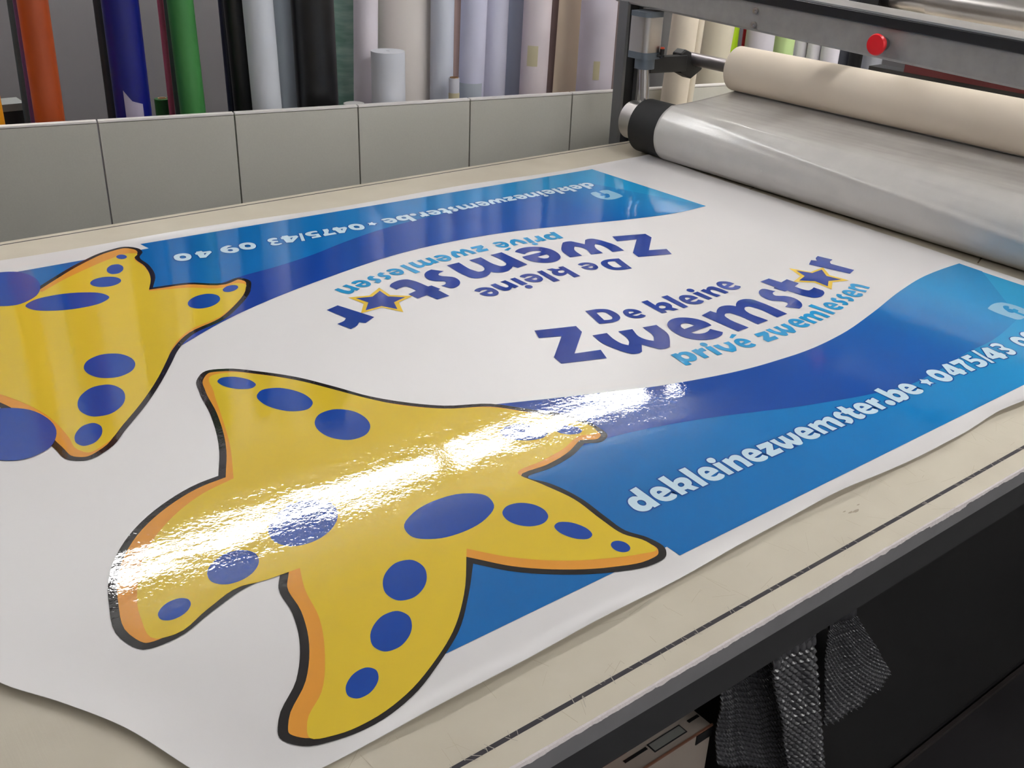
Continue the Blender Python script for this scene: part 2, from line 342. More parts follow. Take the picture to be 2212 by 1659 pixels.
'wave_near': '7950,10435* 8609,10173 9638,9779 10583,9442 10900,9354 12218,9084 13062,9015 13289,9003 14618,9091 15981,9379 17375,9732 18554,9943 19362,9981 20162,9967*',
'bound_near': '7890,8786* 8831,8704 10246,8361 11320,7970 11757,7804 12197,7667 13122,7408 14118,7258 14296,7269 14960,7314 15658,7403 16684,7447 18076,7708*',
'wave_far': '4990,14730* 5966,15303 8666,16272 10476,16659 13012,16591 14677,16206 16031,15849 17304,15622 18346,15637*',
'bound_far': '5727,16602* 7140,17136 8014,17279 9069,17569 9413,17704 10635,18101 11507,18283 12686,18409 13959,18558 14764,18512 16064,18510 17305,18443*',
'corn': '7608,6223* 7603,6412* 6445,6569* 4417,6401* 6284,19886* 4924,19531* 3632,19670* 18216,19545* 18346,15637* 20162,9967*',
'sea_near': '4820,13485 5064,13719 5356,13621 5722,13262 6100,12780 6412,12199 6700,11610 7000,11196 7438,10762 8032,10431 8424,9944 8791,9442 8875,9039 8815,8762 8637,8681 8401,8781* 8098,8644 7611,8548 7211,8534 7337,8312 7453,7813 7435,7280 7432,6951 7554,6682 7570,6424 7463,6304 7227,6277 6786,6421 6283,6714 5817,7124 5567,7465* 5200,7044 4768,6621 4365,6365 3888,6128 3426,6033 3065,6069 2781,6182 2658,6384 2748,6592 3109,6952 3363,7367 3530,7855 3601,8318 3733,8541* 3312,8522 2878,8363 2409,8174 2094,8208 1972,8485 2053,9085 2264,9656 2651,10177 3179,10566 3730,10775 3998,10802* 4250,11352 4562,12370 4707,13126',
'sea_near_y': '5075,13520 5361,13463 5673,13159 6049,12682 6360,12106 6655,11534 6938,11100 7382,10681 7963,10340 8352,9855 8718,9358 8802,9008 8741,8891 8508,8970 8048,8827 7622,8753 7171,8698 7260,8312 7370,7807 7348,7269 7357,6911 7478,6644 7464,6455 7232,6509 6820,6690 6450,6908 5974,7327 5669,7734* 5160,7073 4722,6654 4320,6397 3862,6184 3415,6096 3095,6122 2873,6228 2945,6415 3231,6675 3500,7105 3721,7630 3827,8159 3949,8501* 3478,8532 3282,8573 2855,8425 2435,8240 2253,8284 2242,8680 2401,9215 2674,9728 3199,10252 3685,10524 4128,10633* 4418,11382 4684,12287 4884,13007',
'sea_far': '3364,20756 3478,19207 3713,18894 3940,18533* 4241,18818 4974,19454 5596,19826 5982,19876 6164,19632 6158,19410 6010,19156 5999,18612 5891,18007 5646,17468* 6259,17351 6792,17010 7127,17107 7239,16908 7113,16529 6526,15784 6089,15410 5461,15132 5001,14660 4754,14286 4436,13816 3984,13211 3475,12628 3094,12215 2789,12097 2598,12229 2533,12599 2460,13395 2246,14198 1941,14981 1793,16379 2103,18333 2724,19992',
'sea_far_y': '3345,20317 3438,19043 3671,18732 3958,18283* 4358,18619 4987,19044 5518,19340 5874,19461 6030,19363 5895,19135 5886,18564 5804,18033 5520,17334* 6161,17112 6688,16774 6987,16858 7094,16734 7013,16539 6486,15884 6086,15555 5449,15297 4993,14833 4738,14426 4404,13912 3976,13336 3480,12767 3121,12386 2857,12276 2766,12439 2771,12804 2706,13626 2431,14445 2046,15177 1940,16479 2227,18252 2742,19704',
'spots_near': '5480,12862 5393,12800 5260,12844 5134,12976 5060,13149 5067,13298 5154,13364 5288,13322 5417,13186 5491,13010;5898,11871 5753,11756 5560,11811 5391,12012 5307,12288 5342,12538 5487,12664 5686,12612 5861,12400 5942,12116;6229,10818 6045,10652 5828,10651 5655,10813 5587,11080 5654,11357 5834,11538 6062,11546 6244,11376 6306,11094;8180,9291 8041,9223 7854,9256 7688,9377 7605,9540 7636,9687 7773,9759 7964,9729 8134,9605 8217,9437;8606,9061 8531,9029 8431,9056 8345,9129 8304,9224 8324,9302 8399,9335 8499,9309 8586,9234 8627,9138;6857,7696 6726,7622 6571,7648 6448,7765 6402,7930 6452,8083 6581,8163 6742,8139 6869,8017 6912,7847;7040,7101 6957,7072 6858,7129 6781,7251 6754,7393 6789,7501 6873,7533 6974,7476 7052,7351 7077,7207;7227,6649 7170,6621 7109,6638 7066,6694 7059,6768 7089,6833 7146,6862 7208,6845 7251,6788 7258,6713;5005,7559 4847,7403 4668,7344 4532,7399 4487,7548 4552,7740 4705,7903 4892,7972 5037,7916 5080,7756;4434,6975 4298,6837 4134,6773 4003,6803 3950,6917 3997,7072 4129,7214 4298,7286 4437,7257 4490,7136;3769,6534 3678,6441 3559,6391 3457,6404 3408,6472 3431,6573 3520,6668 3641,6721 3748,6710 3797,6638;2742,8603 2673,8516 2566,8469 2462,8476 2399,8535 2400,8625 2466,8711 2573,8762 2680,8756 2745,8695;3641,8878 3513,8732 3331,8665 3162,8698 3067,8819 3081,8983 3202,9133 3387,9208 3564,9177 3662,9050;4799,9172 4588,8952 4310,8856 4067,8912 3942,9099 3982,9351 4178,9579 4465,9693 4727,9639 4856,9437;6467,8271 6200,8088 5824,8026 5480,8098 5285,8278 5309,8501 5552,8690 5932,8770 6304,8701 6511,8508',
'spots_far': '5804,19273 5762,19209 5704,19190 5653,19226 5628,19300 5638,19386 5680,19450 5737,19469 5789,19435 5814,19359;5538,18696 5458,18551 5354,18476 5266,18498 5226,18607 5248,18763 5326,18909 5431,18987 5522,18966 5562,18854;5286,18089 5187,17960 5032,17914 4878,17967 4783,18098 4782,18259 4877,18390 5034,18440 5191,18388 5288,18252;6924,16662 6856,16576 6759,16526 6669,16529 6620,16584 6630,16672 6696,16757 6794,16809 6884,16807 6935,16750;6423,16309 6292,16138 6106,16052 5937,16080 5844,16211 5864,16398 5991,16570 6178,16662 6355,16636 6448,16500;4843,17407 4644,17225 4276,17186 3881,17300 3601,17523 3539,17774 3721,17961 4086,18012 4497,17899 4789,17667;4269,14512 4118,14299 3902,14232 3699,14332 3585,14561 3599,14839 3744,15062 3965,15141 4178,15039 4294,14796;3776,13541 3621,13280 3412,13154 3226,13203 3128,13408 3155,13696 3301,13965 3517,14108 3715,14061 3814,13841;3190,12746 3099,12575 2974,12472 2864,12474 2808,12579 2825,12749 2913,12923 3039,13033 3155,13033 3212,12923;3995,18533 3760,18082 3431,17898 3125,18033 2948,18436 2964,18974 3182,19452 3524,19676 3856,19538 4036,19093;2668,13005 2451,12650 2135,12563 1833,12760 1646,13173 1646,13664 1844,14054 2176,14177 2507,13966 2694,13510',
'paper': '21453,19910* 20996,20048 19805,19789 9394,20074 6561,20205 3748,20302*'}

# ================================================================ the room
def struct(name, bm, m, **k):
    return tag(link(name, bm, m, **k), kind='structure')


X0, X1, Y0, Y1, HC = -3.2, 6.4, -3.0, 3.64, 2.6
M_wall = mat('wall_paint', (120, 117, 119), 0.8, bump=(60, 0.0004), var=(1.2, 0.35, (110, 107, 110)))
M_wall2 = mat('white_wall_paint', (226, 224, 222), 0.8)
M_floor = mat('floor_vinyl', (27, 24, 27), 0.6, var=(6, 0.5, (21, 19, 21)))
M_ceil = mat('ceiling_paint', (225, 225, 222), 0.9)
bm = bmesh.new(); box(bm, (X0 - .1, Y0 - .1, -.1), (X1 + .1, Y1 + .1, 0)); struct('floor', bm, M_floor)
bm = bmesh.new(); box(bm, (X0 - .1, Y0 - .1, HC), (X1 + .1, Y1 + .1, HC + .1)); struct('ceiling', bm, M_ceil)
for nm, a, b in (('wall_back', (X0, Y1, 0), (X1, Y1 + .1, HC)), ('wall_front', (X0, Y0 - .1, 0), (X1, Y0, HC)),
                 ('wall_left', (X0 - .1, Y0, 0), (X0, Y1, HC)), ('wall_right', (X1, Y0, 0), (X1 + .1, Y1, HC))):
    bm = bmesh.new(); box(bm, a, b); struct(nm, bm, M_wall if nm == 'wall_back' else M_wall2)

# ---------------------------------------------------------------- fluorescent lamps on the ceiling, with added fill rows
M_tubelight = mat('fluorescent_glow', (255, 255, 255), 0.4, emit=(1.0, 0.99, 0.98, TUBE_POWER))
M_lamp = mat('white_enamel', (225, 225, 222), 0.4)


def make_lamp(label, loc):
    t = empty('fluorescent_lamp', loc)
    tag(t, label, 'ceiling lamp', 'twin tube fluorescent lamps on the ceiling')
    L = 0.74
    p = Vector(loc)
    bm = bmesh.new()
    box(bm, p + Vector((-L, -.055, -.05)), p + Vector((L, .055, 0)))
    link('housing', bm, M_lamp, t, bevel=0.004)
    for s in (-1, 1):
        bm = bmesh.new(); tube(bm, p + Vector((-L + .03, s * .030, -.072)), p + Vector((L - .03, s * .030, -.072)), 0.014, 16)
        link('tube', bm, M_tubelight, t, smooth=True)
    for s in (-1, 1):
        bm = bmesh.new(); box(bm, p + Vector((s * L, -.05, -.09)), p + Vector((s * (L - .028), .05, -.05)))
        link('end_cap', bm, M_lamp, t)
    return t


def dup(root, loc, label):
    r = root.copy(); COL.objects.link(r); r.location = loc; r['label'] = label
    for ch in list(root.children):
        c = ch.copy(); COL.objects.link(c); c.parent = r
    return r


rows = [(3.185, 'wall row'), (0.9, 'unseen fill row added above the table'), (-1.5, 'unseen fill row added behind the camera')]  # wall row follows its reflection; the other two are added to brighten
places = ['first', 'second', 'third', 'fourth']
lamp0 = None
for ry, rn in rows:
    for k, lx in enumerate({3.185: (-0.05, 1.44, 2.93), 0.9: (2.4, 4.0), -1.5: (-0.6, 1.6, 3.8)}[ry]):
        lab = 'white twin tube ceiling lamp, %s from the left in the %s' % (places[k], rn)
        if lamp0 is None:
            lamp0 = make_lamp(lab, (lx, ry, HC))
        else:
            dup(lamp0, (lx, ry, HC), lab)

# ================================================================ laminating table
M_mat = mat('ivory_mat', (194, 186, 169), 0.5, spec=0.35, var=(9, 0.6, (180, 171, 153)),
            bump=[(500, 0.00006, 4, (1, .06, 1)), (500, 0.00006, 4, (.06, 1, 1))])
M_rail = mat('grey_rail', (118, 117, 120), 0.5, var=(30, 0.4, (104, 103, 106)))
M_dark = mat('dark_steel', (40, 40, 42), 0.6)
M_darker = mat('black_steel', (20, 20, 22), 0.7)
M_cabinet = mat('dark_cabinet', (11, 10, 11), 0.6)
M_torn = mat('torn_fibre', (222, 214, 214), 0.9, bump=(900, 0.0006))
M_ink_line = mat('inlaid_line', (38, 35, 44), 0.6, spec=.3, var=(60, 0.5, (60, 54, 50)))
table = empty('laminating_table', W(1.8, 1.9, -TZ / S))
tag(table, 'long flatbed worktable with a scratched ivory top and dark steel body', 'worktable')
TX0, TX1, TY0, TY1 = -1.2, 5.6, 0.7045, 3.07
bm = bmesh.new()
bxw(bm, (TX0, TY0, -.006), (TX1, TY1, 0))
link('cutting_mat', bm, M_mat, table)
bm = bmesh.new(); bxw(bm, (TX0, .7025, -.041), (TX1, .76, -.0062)); bxw(bm, (TX0, 3.01, -.041), (TX1, 3.075, -.0062))
link('side_rail', bm, M_rail, table)
bm = bmesh.new(); bxw(bm, (TX0 + .02, .7605, -.0465), (TX1, 3.0095, -.0065))
link('table_bed', bm, M_dark, table)
bm = bmesh.new(); bxw(bm, (TX0 + .02, .7165, -.125), (TX1, .7595, -.0415))
link('apron', bm, M_dark, table)
bm = bmesh.new(); bxw(bm, (1.50, .95, -1.24), (TX1, 2.9, -.0465))
link('base_cabinet', bm, M_cabinet, table)
bm = bmesh.new(); bxw(bm, (1.50, .938, -1.2855), (TX1, .95, -1.272))
link('kick_strip', bm, mat('copper_strip', (34, 27, 26), 0.7), table)
for lx, ly in ((-1.1, .80), (-1.1, 2.9), (.3, 2.9), (.3, .95)):
    bm = bmesh.new(); bxw(bm, (lx, ly, -1.2857), (lx + .1, ly + .1, -.0465))
    link('leg', bm, M_dark, table)
bm = bmesh.new(); bxw(bm, (-1.0, 2.75, -1.24), (1.5, 2.78, -.0465))
link('rear_panel', bm, M_darker, table)
# inlaid guide lines
for y, w_, nm in ((.7452, .0075, 'guide_line'), (3.045, .0055, 'guide_line')):
    bm = bmesh.new()
    box(bm, W(TX0, y - w_ / 2, 0) - Vector((0, 0, .003)), W(TX1, y + w_ / 2, 0) + Vector((0, 0, .0002)))
    link(nm, bm, M_ink_line, table)
# scratches cut across the near guide line
bm = bmesh.new()
rs = random.Random(7)
for i in range(120):
    x = rs.uniform(.4, 3.0); y = .7452 + rs.gauss(0, .004)
    a = rs.uniform(-.5, .9) + math.pi / 2; l = rs.uniform(.003, .010); w_ = rs.uniform(.0003, .0006)
    d = Vector((math.cos(a), math.sin(a), 0)) * l * S; n_ = Vector((-math.sin(a), math.cos(a), 0)) * w_ * S
    c = W(x, y) + Vector((0, 0, .0004))
    bm.faces.new([bm.verts.new(q) for q in (c - d - n_, c + d - n_, c + d + n_, c - d + n_)])
link('scratch_marks', bm, mat('scratch_fibre', (168, 161, 150), 0.8), table)['kind'] = 'stuff'
bm = bmesh.new()
for i in range(140):
    x = rs.uniform(.3, 2.9); y = rs.uniform(.712, .84)
    a = rs.choice((math.pi / 2, math.pi / 2, 0, .3)) + rs.gauss(0, .25); l = rs.uniform(.004, .03); w_ = rs.uniform(.0002, .0005)
    d = Vector((math.cos(a), math.sin(a), 0)) * l * S; n_ = Vector((-math.sin(a), math.cos(a), 0)) * w_ * S
    c = W(x, y) + Vector((0, 0, .00015))
    bm.faces.new([bm.verts.new(q) for q in (c - d - n_, c + d - n_, c + d + n_, c - d + n_)])
link('knife_cuts', bm, mat('cut_mark', (176, 166, 147), 0.8), table)['kind'] = 'stuff'  # knife cuts drawn slightly darker than the mat
# torn white edge of the mat: ragged lower border
bm = bmesh.new()
xs = [TX0 + i * .0035 for i in range(int((3.2 - TX0) / .0035))]
prev = None
for x in xs:
    n1 = noise.noise(Vector((x * 9, 0, 3))); n2 = noise.noise(Vector((x * 60, 4, 0))); n3 = noise.noise(Vector((x * 220, 9, 0)))
    low = -.0066 - .0026 * n1 - .0030 * n2 - .0020 * n3 - (.004 if noise.noise(Vector((x * 4.1, 20, 0))) > .33 else 0)
    e = .0006 * n3
    row = [bm.verts.new(W(x, .7050 + .0008 * n2, .0006)), bm.verts.new(W(x, .7026 + e, -.0010)), bm.verts.new(W(x, .7014 + e, low)), bm.verts.new(W(x, .7030, low + .0005))]
    if prev:
        for a in range(3): bm.faces.new((prev[a], row[a], row[a + 1], prev[a + 1]))
    prev = row
link('torn_edge', bm, M_torn, table)
# crack and seam in the mat by the roller, scuff marks
for (x0, y0, x1, y1, w_) in ((2.905, 1.400, 2.975, 1.425, .0022), (2.925, 2.30, 2.985, 2.315, .002)):
    bm = bmesh.new()
    a, b = W(x0, y0), W(x1, y1); d = (b - a).normalized(); n_ = Vector((-d.y, d.x, 0)) * w_ * S
    up = Vector((0, 0, .0003))
    bm.faces.new([bm.verts.new(q + up) for q in (a - n_, b - n_, b + n_, a + n_)])
    link('mat_crack', bm, mat('crack_dirt', (110, 90, 70), 0.8), table)
bm = bmesh.new()
for cx, cy, r in ((1.437, .805, .006), (1.449, .802, .009), (1.47, .812, .004), (1.43, .813, .004)):
    ring = [bm.verts.new(W(cx + r * math.cos(k * .7) * (1 + .3 * math.sin(k * 2.1)), cy + .35 * r * math.sin(k * .7)) + Vector((0, 0, .0003))) for k in range(9)]
    bm.faces.new(ring)
link('scuff_mark', bm, mat('scuff', (158, 146, 128), 0.8), table)

# ================================================================ printed banner
ORANGE_PEEL = [(2.6, 0.0010, 1), (11, 0.0004, 1, (1, 2, 1)), (170, 0.00009, 2, (1, 1, 1))]
GL = dict(rough=0.035, spec=0.5, bump=ORANGE_PEEL)
M_white = mat('white_vinyl', (212, 209, 209), 0.36, spec=0.45, bump=[(2.6, 0.0010, 1), (11, 0.0004, 1, (1, 2, 1))])
M_light = mat('print_light_blue', (20, 110, 176), gradient=[(0.0, (32, 98, 165)), (0.7, (20, 98, 165)), (1.2, (20, 112, 178)), (1.95, (38, 150, 200))], **GL)
M_dkblue = mat('print_wave_blue', (22, 62, 145), gradient=[(0.3, (44, 58, 146)), (0.9, (24, 64, 146)), (1.30, (24, 72, 152)), (1.55, (24, 88, 162)), (1.80, (34, 132, 188))], **GL)
M_navy = mat('print_navy', (30, 58, 140), **GL)
M_cyan = mat('print_cyan', (38, 142, 196), **GL)
M_pale = mat('print_pale_blue', (198, 222, 236), **GL)
M_outl = mat('print_outline_blue', (20, 70, 140), **GL)
M_fb = mat('print_badge_blue', (140, 185, 212), **GL)
M_yel = mat('print_yellow', (214, 184, 54), **GL)
M_org = mat('print_orange', (214, 146, 58), **GL)
M_blk = mat('print_black', (36, 33, 34), **GL)
M_spot = mat('print_spot_blue', (24, 66, 152), **GL)
M_gold = mat('print_gold', (222, 186, 62), **GL)

banner = empty('printed_banner', W(1.5, 1.85, .003))
tag(banner, 'large glossy swim school print with two blue wave designs, lying flat on the worktable', 'printed banner')


def lerp_table(t, x):
    """smooth interpolation through the points of an edge"""
    if x <= t[0][0]: return t[0][1]
    for i in range(len(t) - 1):
        if x <= t[i + 1][0]:
            (a, va), (b, vb) = t[i], t[i + 1]
            sa = (vb - t[i - 1][1]) / (b - t[i - 1][0]) if i else (vb - va) / (b - a)
            sb = (t[i + 2][1] - va) / (t[i + 2][0] - a) if i + 2 < len(t) else (vb - va) / (b - a)
            k = (x - a) / (b - a); d = b - a
            return va * (2 * k**3 - 3 * k**2 + 1) + vb * (-2 * k**3 + 3 * k**2) + sa * d * (k**3 - 2 * k**2 + k) + sb * d * (k**3 - k**2)
    return t[-1][1]


LEFT = [(.84, .30), (.94, .264), (1.04, .227), (1.13, .176), (1.215, .121), (1.5, .0), (2.0, -.1), (2.95, -.16)]
RIGHT = [(.84, 2.85), (1.37, 2.868), (1.73, 2.893), (2.15, 2.905), (2.467, 2.918), (2.72, 2.945), (2.78, 2.95), (2.82, 2.94), (2.85, 2.91), (2.87, 2.87)]
NEAR = [(-.2, .838), (.57, .838), (.85, .842), (1.07, .846), (1.39, .853), (1.6, .846), (1.73, .841), (1.87, .843), (2.01, .850), (2.12, .843), (3, .84)]
FAR = [(-.2, 2.915), (.53, 2.90), (.94, 2.886), (1.34, 2.868), (2.83, 2.827), (3, 2.83)]
NU, NV = 260, 150
bm = bmesh.new()
gridv = []
for j in range(NV + 1):
    v = j / NV
    v = .5 - .5 * math.cos(v * math.pi)          # denser towards the edges
    row = []
    for i in range(NU + 1):
        u = i / NU
        u = .5 - .5 * math.cos(u * math.pi)
        x = -.16 + u * 3.1
        for _ in range(3):
            y = lerp_table(NEAR, x) + v * (lerp_table(FAR, x) - lerp_table(NEAR, x))
            x = lerp_table(LEFT, y) + u * (lerp_table(RIGHT, y) - lerp_table(LEFT, y))
        dn = (y - lerp_table(NEAR, x)); df = lerp_table(FAR, x) - y
        dl = x - lerp_table(LEFT, y); dr = lerp_table(RIGHT, y) - x
        def edge(d, w): return max(0.0, 1 - d / w) ** 2
        h = edge(dn, .036) * (.005 + .002 * math.sin(x * 9.0 + 1) + .0015 * math.sin(x * 21 + 2))
        h += edge(df, .03) * (.004 + .003 * math.sin(x * 7))
        h += edge(dr, .05) * (.0025 + .001 * math.sin(y * 6))
        h += edge(dl, .10) * .006
        row.append(bm.verts.new(W(x, y, max(0, h)) + Vector((0, 0, .0024))))
    gridv.append(row)
for j in range(NV):
    for i in range(NU):
        bm.faces.new((gridv[j][i], gridv[j][i + 1], gridv[j + 1][i + 1], gridv[j + 1][i]))
link.keep = True
sheet = link('vinyl_sheet', bm, M_white, banner, smooth=True)
link.keep = False
md = sheet.modifiers.new('thick', 'SOLIDIFY'); md.thickness = 0.0006; md.offset = -1

ZB = TZ + .0026
def layer(name, mats, items, label=None):
    """items: (loops, dz level, grow, transform, material index)"""
    bm = bmesh.new()
    for loops, lv, grow, xf, mi in items:
        flat(bm, loops, ZB + lv * .00012, xf, grow, 5, mi)
    link.keep = True
    o = link(name, bm, mats, banner)
    link.keep = False
    if label: o['label'] = label
    return o


def rot180(c):
    return lambda p: Vector((2 * c[0] - p.x, 2 * c[1] - p.y))


CL = (1.2686, 1.2896); CU = (1.2544, 1.2876)
def poly(pts): return [[(x, y, True) for x, y in pts]]


def curve(key):
    return smooth_loop(parse(DATA[key])[0][0], 6, closed=False)


def P2(P): return [(p.x, p.y, True) for p in P]


# near design: light blue field, darker wave
wn = curve('wave_near'); bn = curve('bound_near')
yb = 0.889 * S
yi = 0.643
xr = 2.845 * S
c0 = Vector((1.0869 * S, yb))
wave_tail = [Vector((.62 * S, 1.22 * S)), Vector((.45 * S, 1.12 * S)), Vector((.42 * S, yi))]
light_n = [c0, Vector((xr - .035 * S, yb)), wn[-1]] + wn[::-1][1:] + [Vector((.86 * S, 1.42 * S)), Vector((.62 * S, 1.22 * S)), Vector((.40 * S, yi)), Vector((1.0869 * S, yi))]
layer('light_wave', [M_light], [([P2(light_n)], 1, 0, None, 0)], 'light blue lower wave of the near design')
wave_n = [Vector((.86 * S, 1.42 * S))] + wn + [Vector((xr - .004, 1.35 * S))] + bn[::-1] + [Vector((.80 * S, 1.20 * S))]
layer('dark_wave', [M_dkblue], [([P2(wave_n)], 2, 0, None, 0)], 'dark blue wave of the near design')
# far design
wf = curve('wave_far'); bf = curve('bound_far')
yt = 2.8409 * S
A1 = Vector((2.6023 * S, 2.795 * S)); A2 = wf[-1]; C2_ = Vector((.8977 * S, yt))
light_f = [C2_, A1, A2] + wf[::-1][1:] + [Vector((.3 * S, 2.30 * S)), Vector((.3 * S, 1.955)), Vector((.905 * S, 1.955))]
layer('light_wave', [M_light], [([P2(light_f)], 1, 0, None, 0)], 'light blue wave of the far upside-down design')
wave_f = wf + bf[::-1]
layer('dark_wave', [M_dkblue], [([P2(wave_f)], 2, 0, None, 0)], 'dark blue wave of the far upside-down design')

# plain spotted sea star ornament in place of the cartoon figure
for key, lab in (('near', 'plain yellow sea star with blue spots, near design'), ('far', 'plain yellow sea star with blue spots, far design')):
    sea = parse(DATA['sea_' + key])[0]; inner = parse(DATA['sea_%s_y' % key])[0]
    ow = smooth_loop(sea[0], 5)
    inn = offset(ow, -.0092)
    spots = parse(DATA['spots_' + key])
    items = [(sea, 3, 0, None, 0), ([P2(inn)], 4, 0, None, 1), (inner, 5, 0, None, 2)]
    items += [(s, 6, 0, None, 3) for s in spots]
    layer('sea_star', [M_blk, M_org, M_yel, M_spot], items, lab)

# lettering: near design as it stands, far design turned by half a circle
for xf, xu, side in ((None, None, 'near'), (rot180(CL), rot180(CU), 'far')):
    zt_ = parse(DATA['zwemster'])
    layer('title_lettering', [M_navy], [(g, 3, 0, xf, 0) for g in zt_[:6]], 'navy letters Zwemst of the %s design' % side)
    layer('title_letter', [M_navy], [(zt_[6], 3, 0, xf, 0)], 'navy letter r after the star of the %s design' % side)
    layer('small_lettering', [M_navy], [(g, 3, 0, xf, 0) for g in parse(DATA['dekleine'])], 'navy words De kleine of the %s design' % side)
    bt_ = parse(DATA['zwemlessen'])
    layer('blue_lettering', [M_cyan], [(g, 3, 0, xf, 0) for g in bt_[:7]], 'light blue word privé of the %s design' % side)
    layer('blue_lettering', [M_cyan], [(g, 3, 0, xf, 0) for g in bt_[7:]], 'light blue word zwemlessen of the %s design' % side)
    layer('title_star', [M_gold, M_navy], [(g, 2.5, 0, xf, 0) for g in parse(DATA['staro'])] + [(g, 3.5, 0, xf, 1) for g in parse(DATA['stari'])], 'gold edged navy star of the %s design' % side)
    u = parse(DATA['url'])
    layer('address_lettering', [M_outl, M_pale], [(g, 3 + .02 * i, .0020, xu, 0) for i, g in enumerate(u)] + [(g, 4 + .02 * i, 0, xu, 1) for i, g in enumerate(u)], 'pale blue web address and phone number of the %s design' % side)
    layer('social_badge', [M_fb], [(g, 3, 0, None, 0) for g in parse(DATA['fnear' if side == 'near' else 'ffar'])], 'pale blue square badge with letter f of the %s design' % side)

# ================================================================ roller gantry over the table
M_alu = mat('painted_grey_steel', (150, 146, 143), 0.42, metal=0.35, var=(40, 0.3, (118, 116, 115)))
M_post = mat('post_grey', (110, 110, 112), 0.4, metal=0.3)
M_silver = mat('brushed_silver', (200, 196, 192), 0.28, metal=1.0, var=(15, 0.3, (168, 164, 160)))
M_chrome = mat('chrome', (190, 188, 188), 0.15, metal=1.0)
M_rubber = mat('black_rubber', (15, 15, 17), 0.75, bump=(1200, 0.0002))
M_blackp = mat('black_plastic', (13, 13, 14), 0.5)
M_slate = mat('slate_cap', (96, 104, 112), 0.4, metal=0.3)
M_red = mat('red_button', (200, 18, 28), 0.35)
g = empty('roller_gantry', W(3.06, 3.12, -TZ / S))
tag(g, 'grey steel roller gantry spanning the right end of the worktable', 'laminating machine')
def zb(y): return .545 + .0335 * (y - 3.15)
# posts: C section
for ys, nm in (((3.10, 3.151), 'post'), ((.52, .57), 'post')):
    bm = bmesh.new()
    y0, y1 = ys
    bxw(bm, (3.018, y0, -1.2857), (3.034, y1, zb(y0) + .01))
    bxw(bm, (3.034, y1 - .014, -1.2857), (3.118, y1, zb(y0) + .01))
    bxw(bm, (3.104, y0, -1.2857), (3.118, y1 - .014, zb(y0) + .01))
    link(nm, bm, M_post, g, bevel=0.001)
    bm = bmesh.new(); bxw(bm, (3.0345, y0 + .022, -1.2), (3.1035, y0 + .03, zb(y0)))
    link('post_web', bm, M_darker, g)
# beam
def beam_box(bm, x0, x1, ya, yb_, lo, hi):
    pts = [W(x0, ya, zb(ya) + lo), W(x0, yb_, zb(yb_) + lo), W(x0, yb_, zb(yb_) + hi), W(x0, ya, zb(ya) + hi)]
    prism(bm, pts, ((x1 - x0) * S, 0, 0))
bm = bmesh.new(); beam_box(bm, 3.02, 3.17, 3.185, .45, 0, .137)
link('beam', bm, M_alu, g, bevel=0.006)
bm = bmesh.new(); beam_box(bm, 3.010, 3.0195, 2.95, .46, .0965, .131)
link('black_strip', bm, mat('black_trim', (22, 22, 25), 0.35), g, bevel=0.002)
bm = bmesh.new(); beam_box(bm, 3.012, 3.0195, 2.95, .46, .1315, .138)
link('light_trim', bm, mat('pale_trim', (150, 152, 152), 0.3, metal=0.4), g)
bm = bmesh.new(); beam_box(bm, 3.024, 3.166, 3.192, 3.1852, .004, .133)
link('beam_end_cap', bm, M_blackp, g)
for dz in (.592, .545):
    bm = bmesh.new(); tube(bm, W(3.0195, 2.457, dz), W(3.012, 2.457, dz), .011 * S, 16); tube(bm, W(3.012, 2.457, dz), W(3.006, 2.457, dz), .006 * S, 6)
    link('bolt', bm, M_silver, g)
bt = empty('stop_button', W(3.0195, 1.93, .552) - parent_loc(g)); bt.parent = g
bt['label'] = 'round red stop button'
bm = bmesh.new(); tube(bm, W(3.0195, 1.93, .552), W(2.993, 1.93, .552), .021 * S, 24); link('button_collar', bm, mat('collar_grey', (92, 92, 92), .4, metal=.4), bt, smooth=True)
bm = bmesh.new(); tube(bm, W(2.993, 1.93, .552), W(2.979, 1.93, .552), .029 * S, 40, r1=.0335 * S); tube(bm, W(2.979, 1.93, .552), W(2.972, 1.93, .552), .0335 * S, 40, r1=.030 * S); link('button_cap', bm, M_red, bt, smooth=True)
# main roller
RC = (2.98, .1075)
bm = bmesh.new(); tube(bm, W(RC[0], .82, RC[1]), W(RC[0], 2.90, RC[1]), .1045 * S, 64, cap=True); link('main_roller', bm, M_rubber, g, smooth=True)
bm = bmesh.new(); tube(bm, W(RC[0], 2.9005, RC[1] + .008), W(RC[0], 2.985, RC[1] + .008), .076 * S, 48); link('roller_hub', bm, M_silver, g, smooth=True)
bm = bmesh.new(); tube(bm, W(RC[0], .60, RC[1] + .008), W(RC[0], .82, RC[1] + .008), .03 * S, 24); link('axle', bm, M_dark, g, smooth=True)
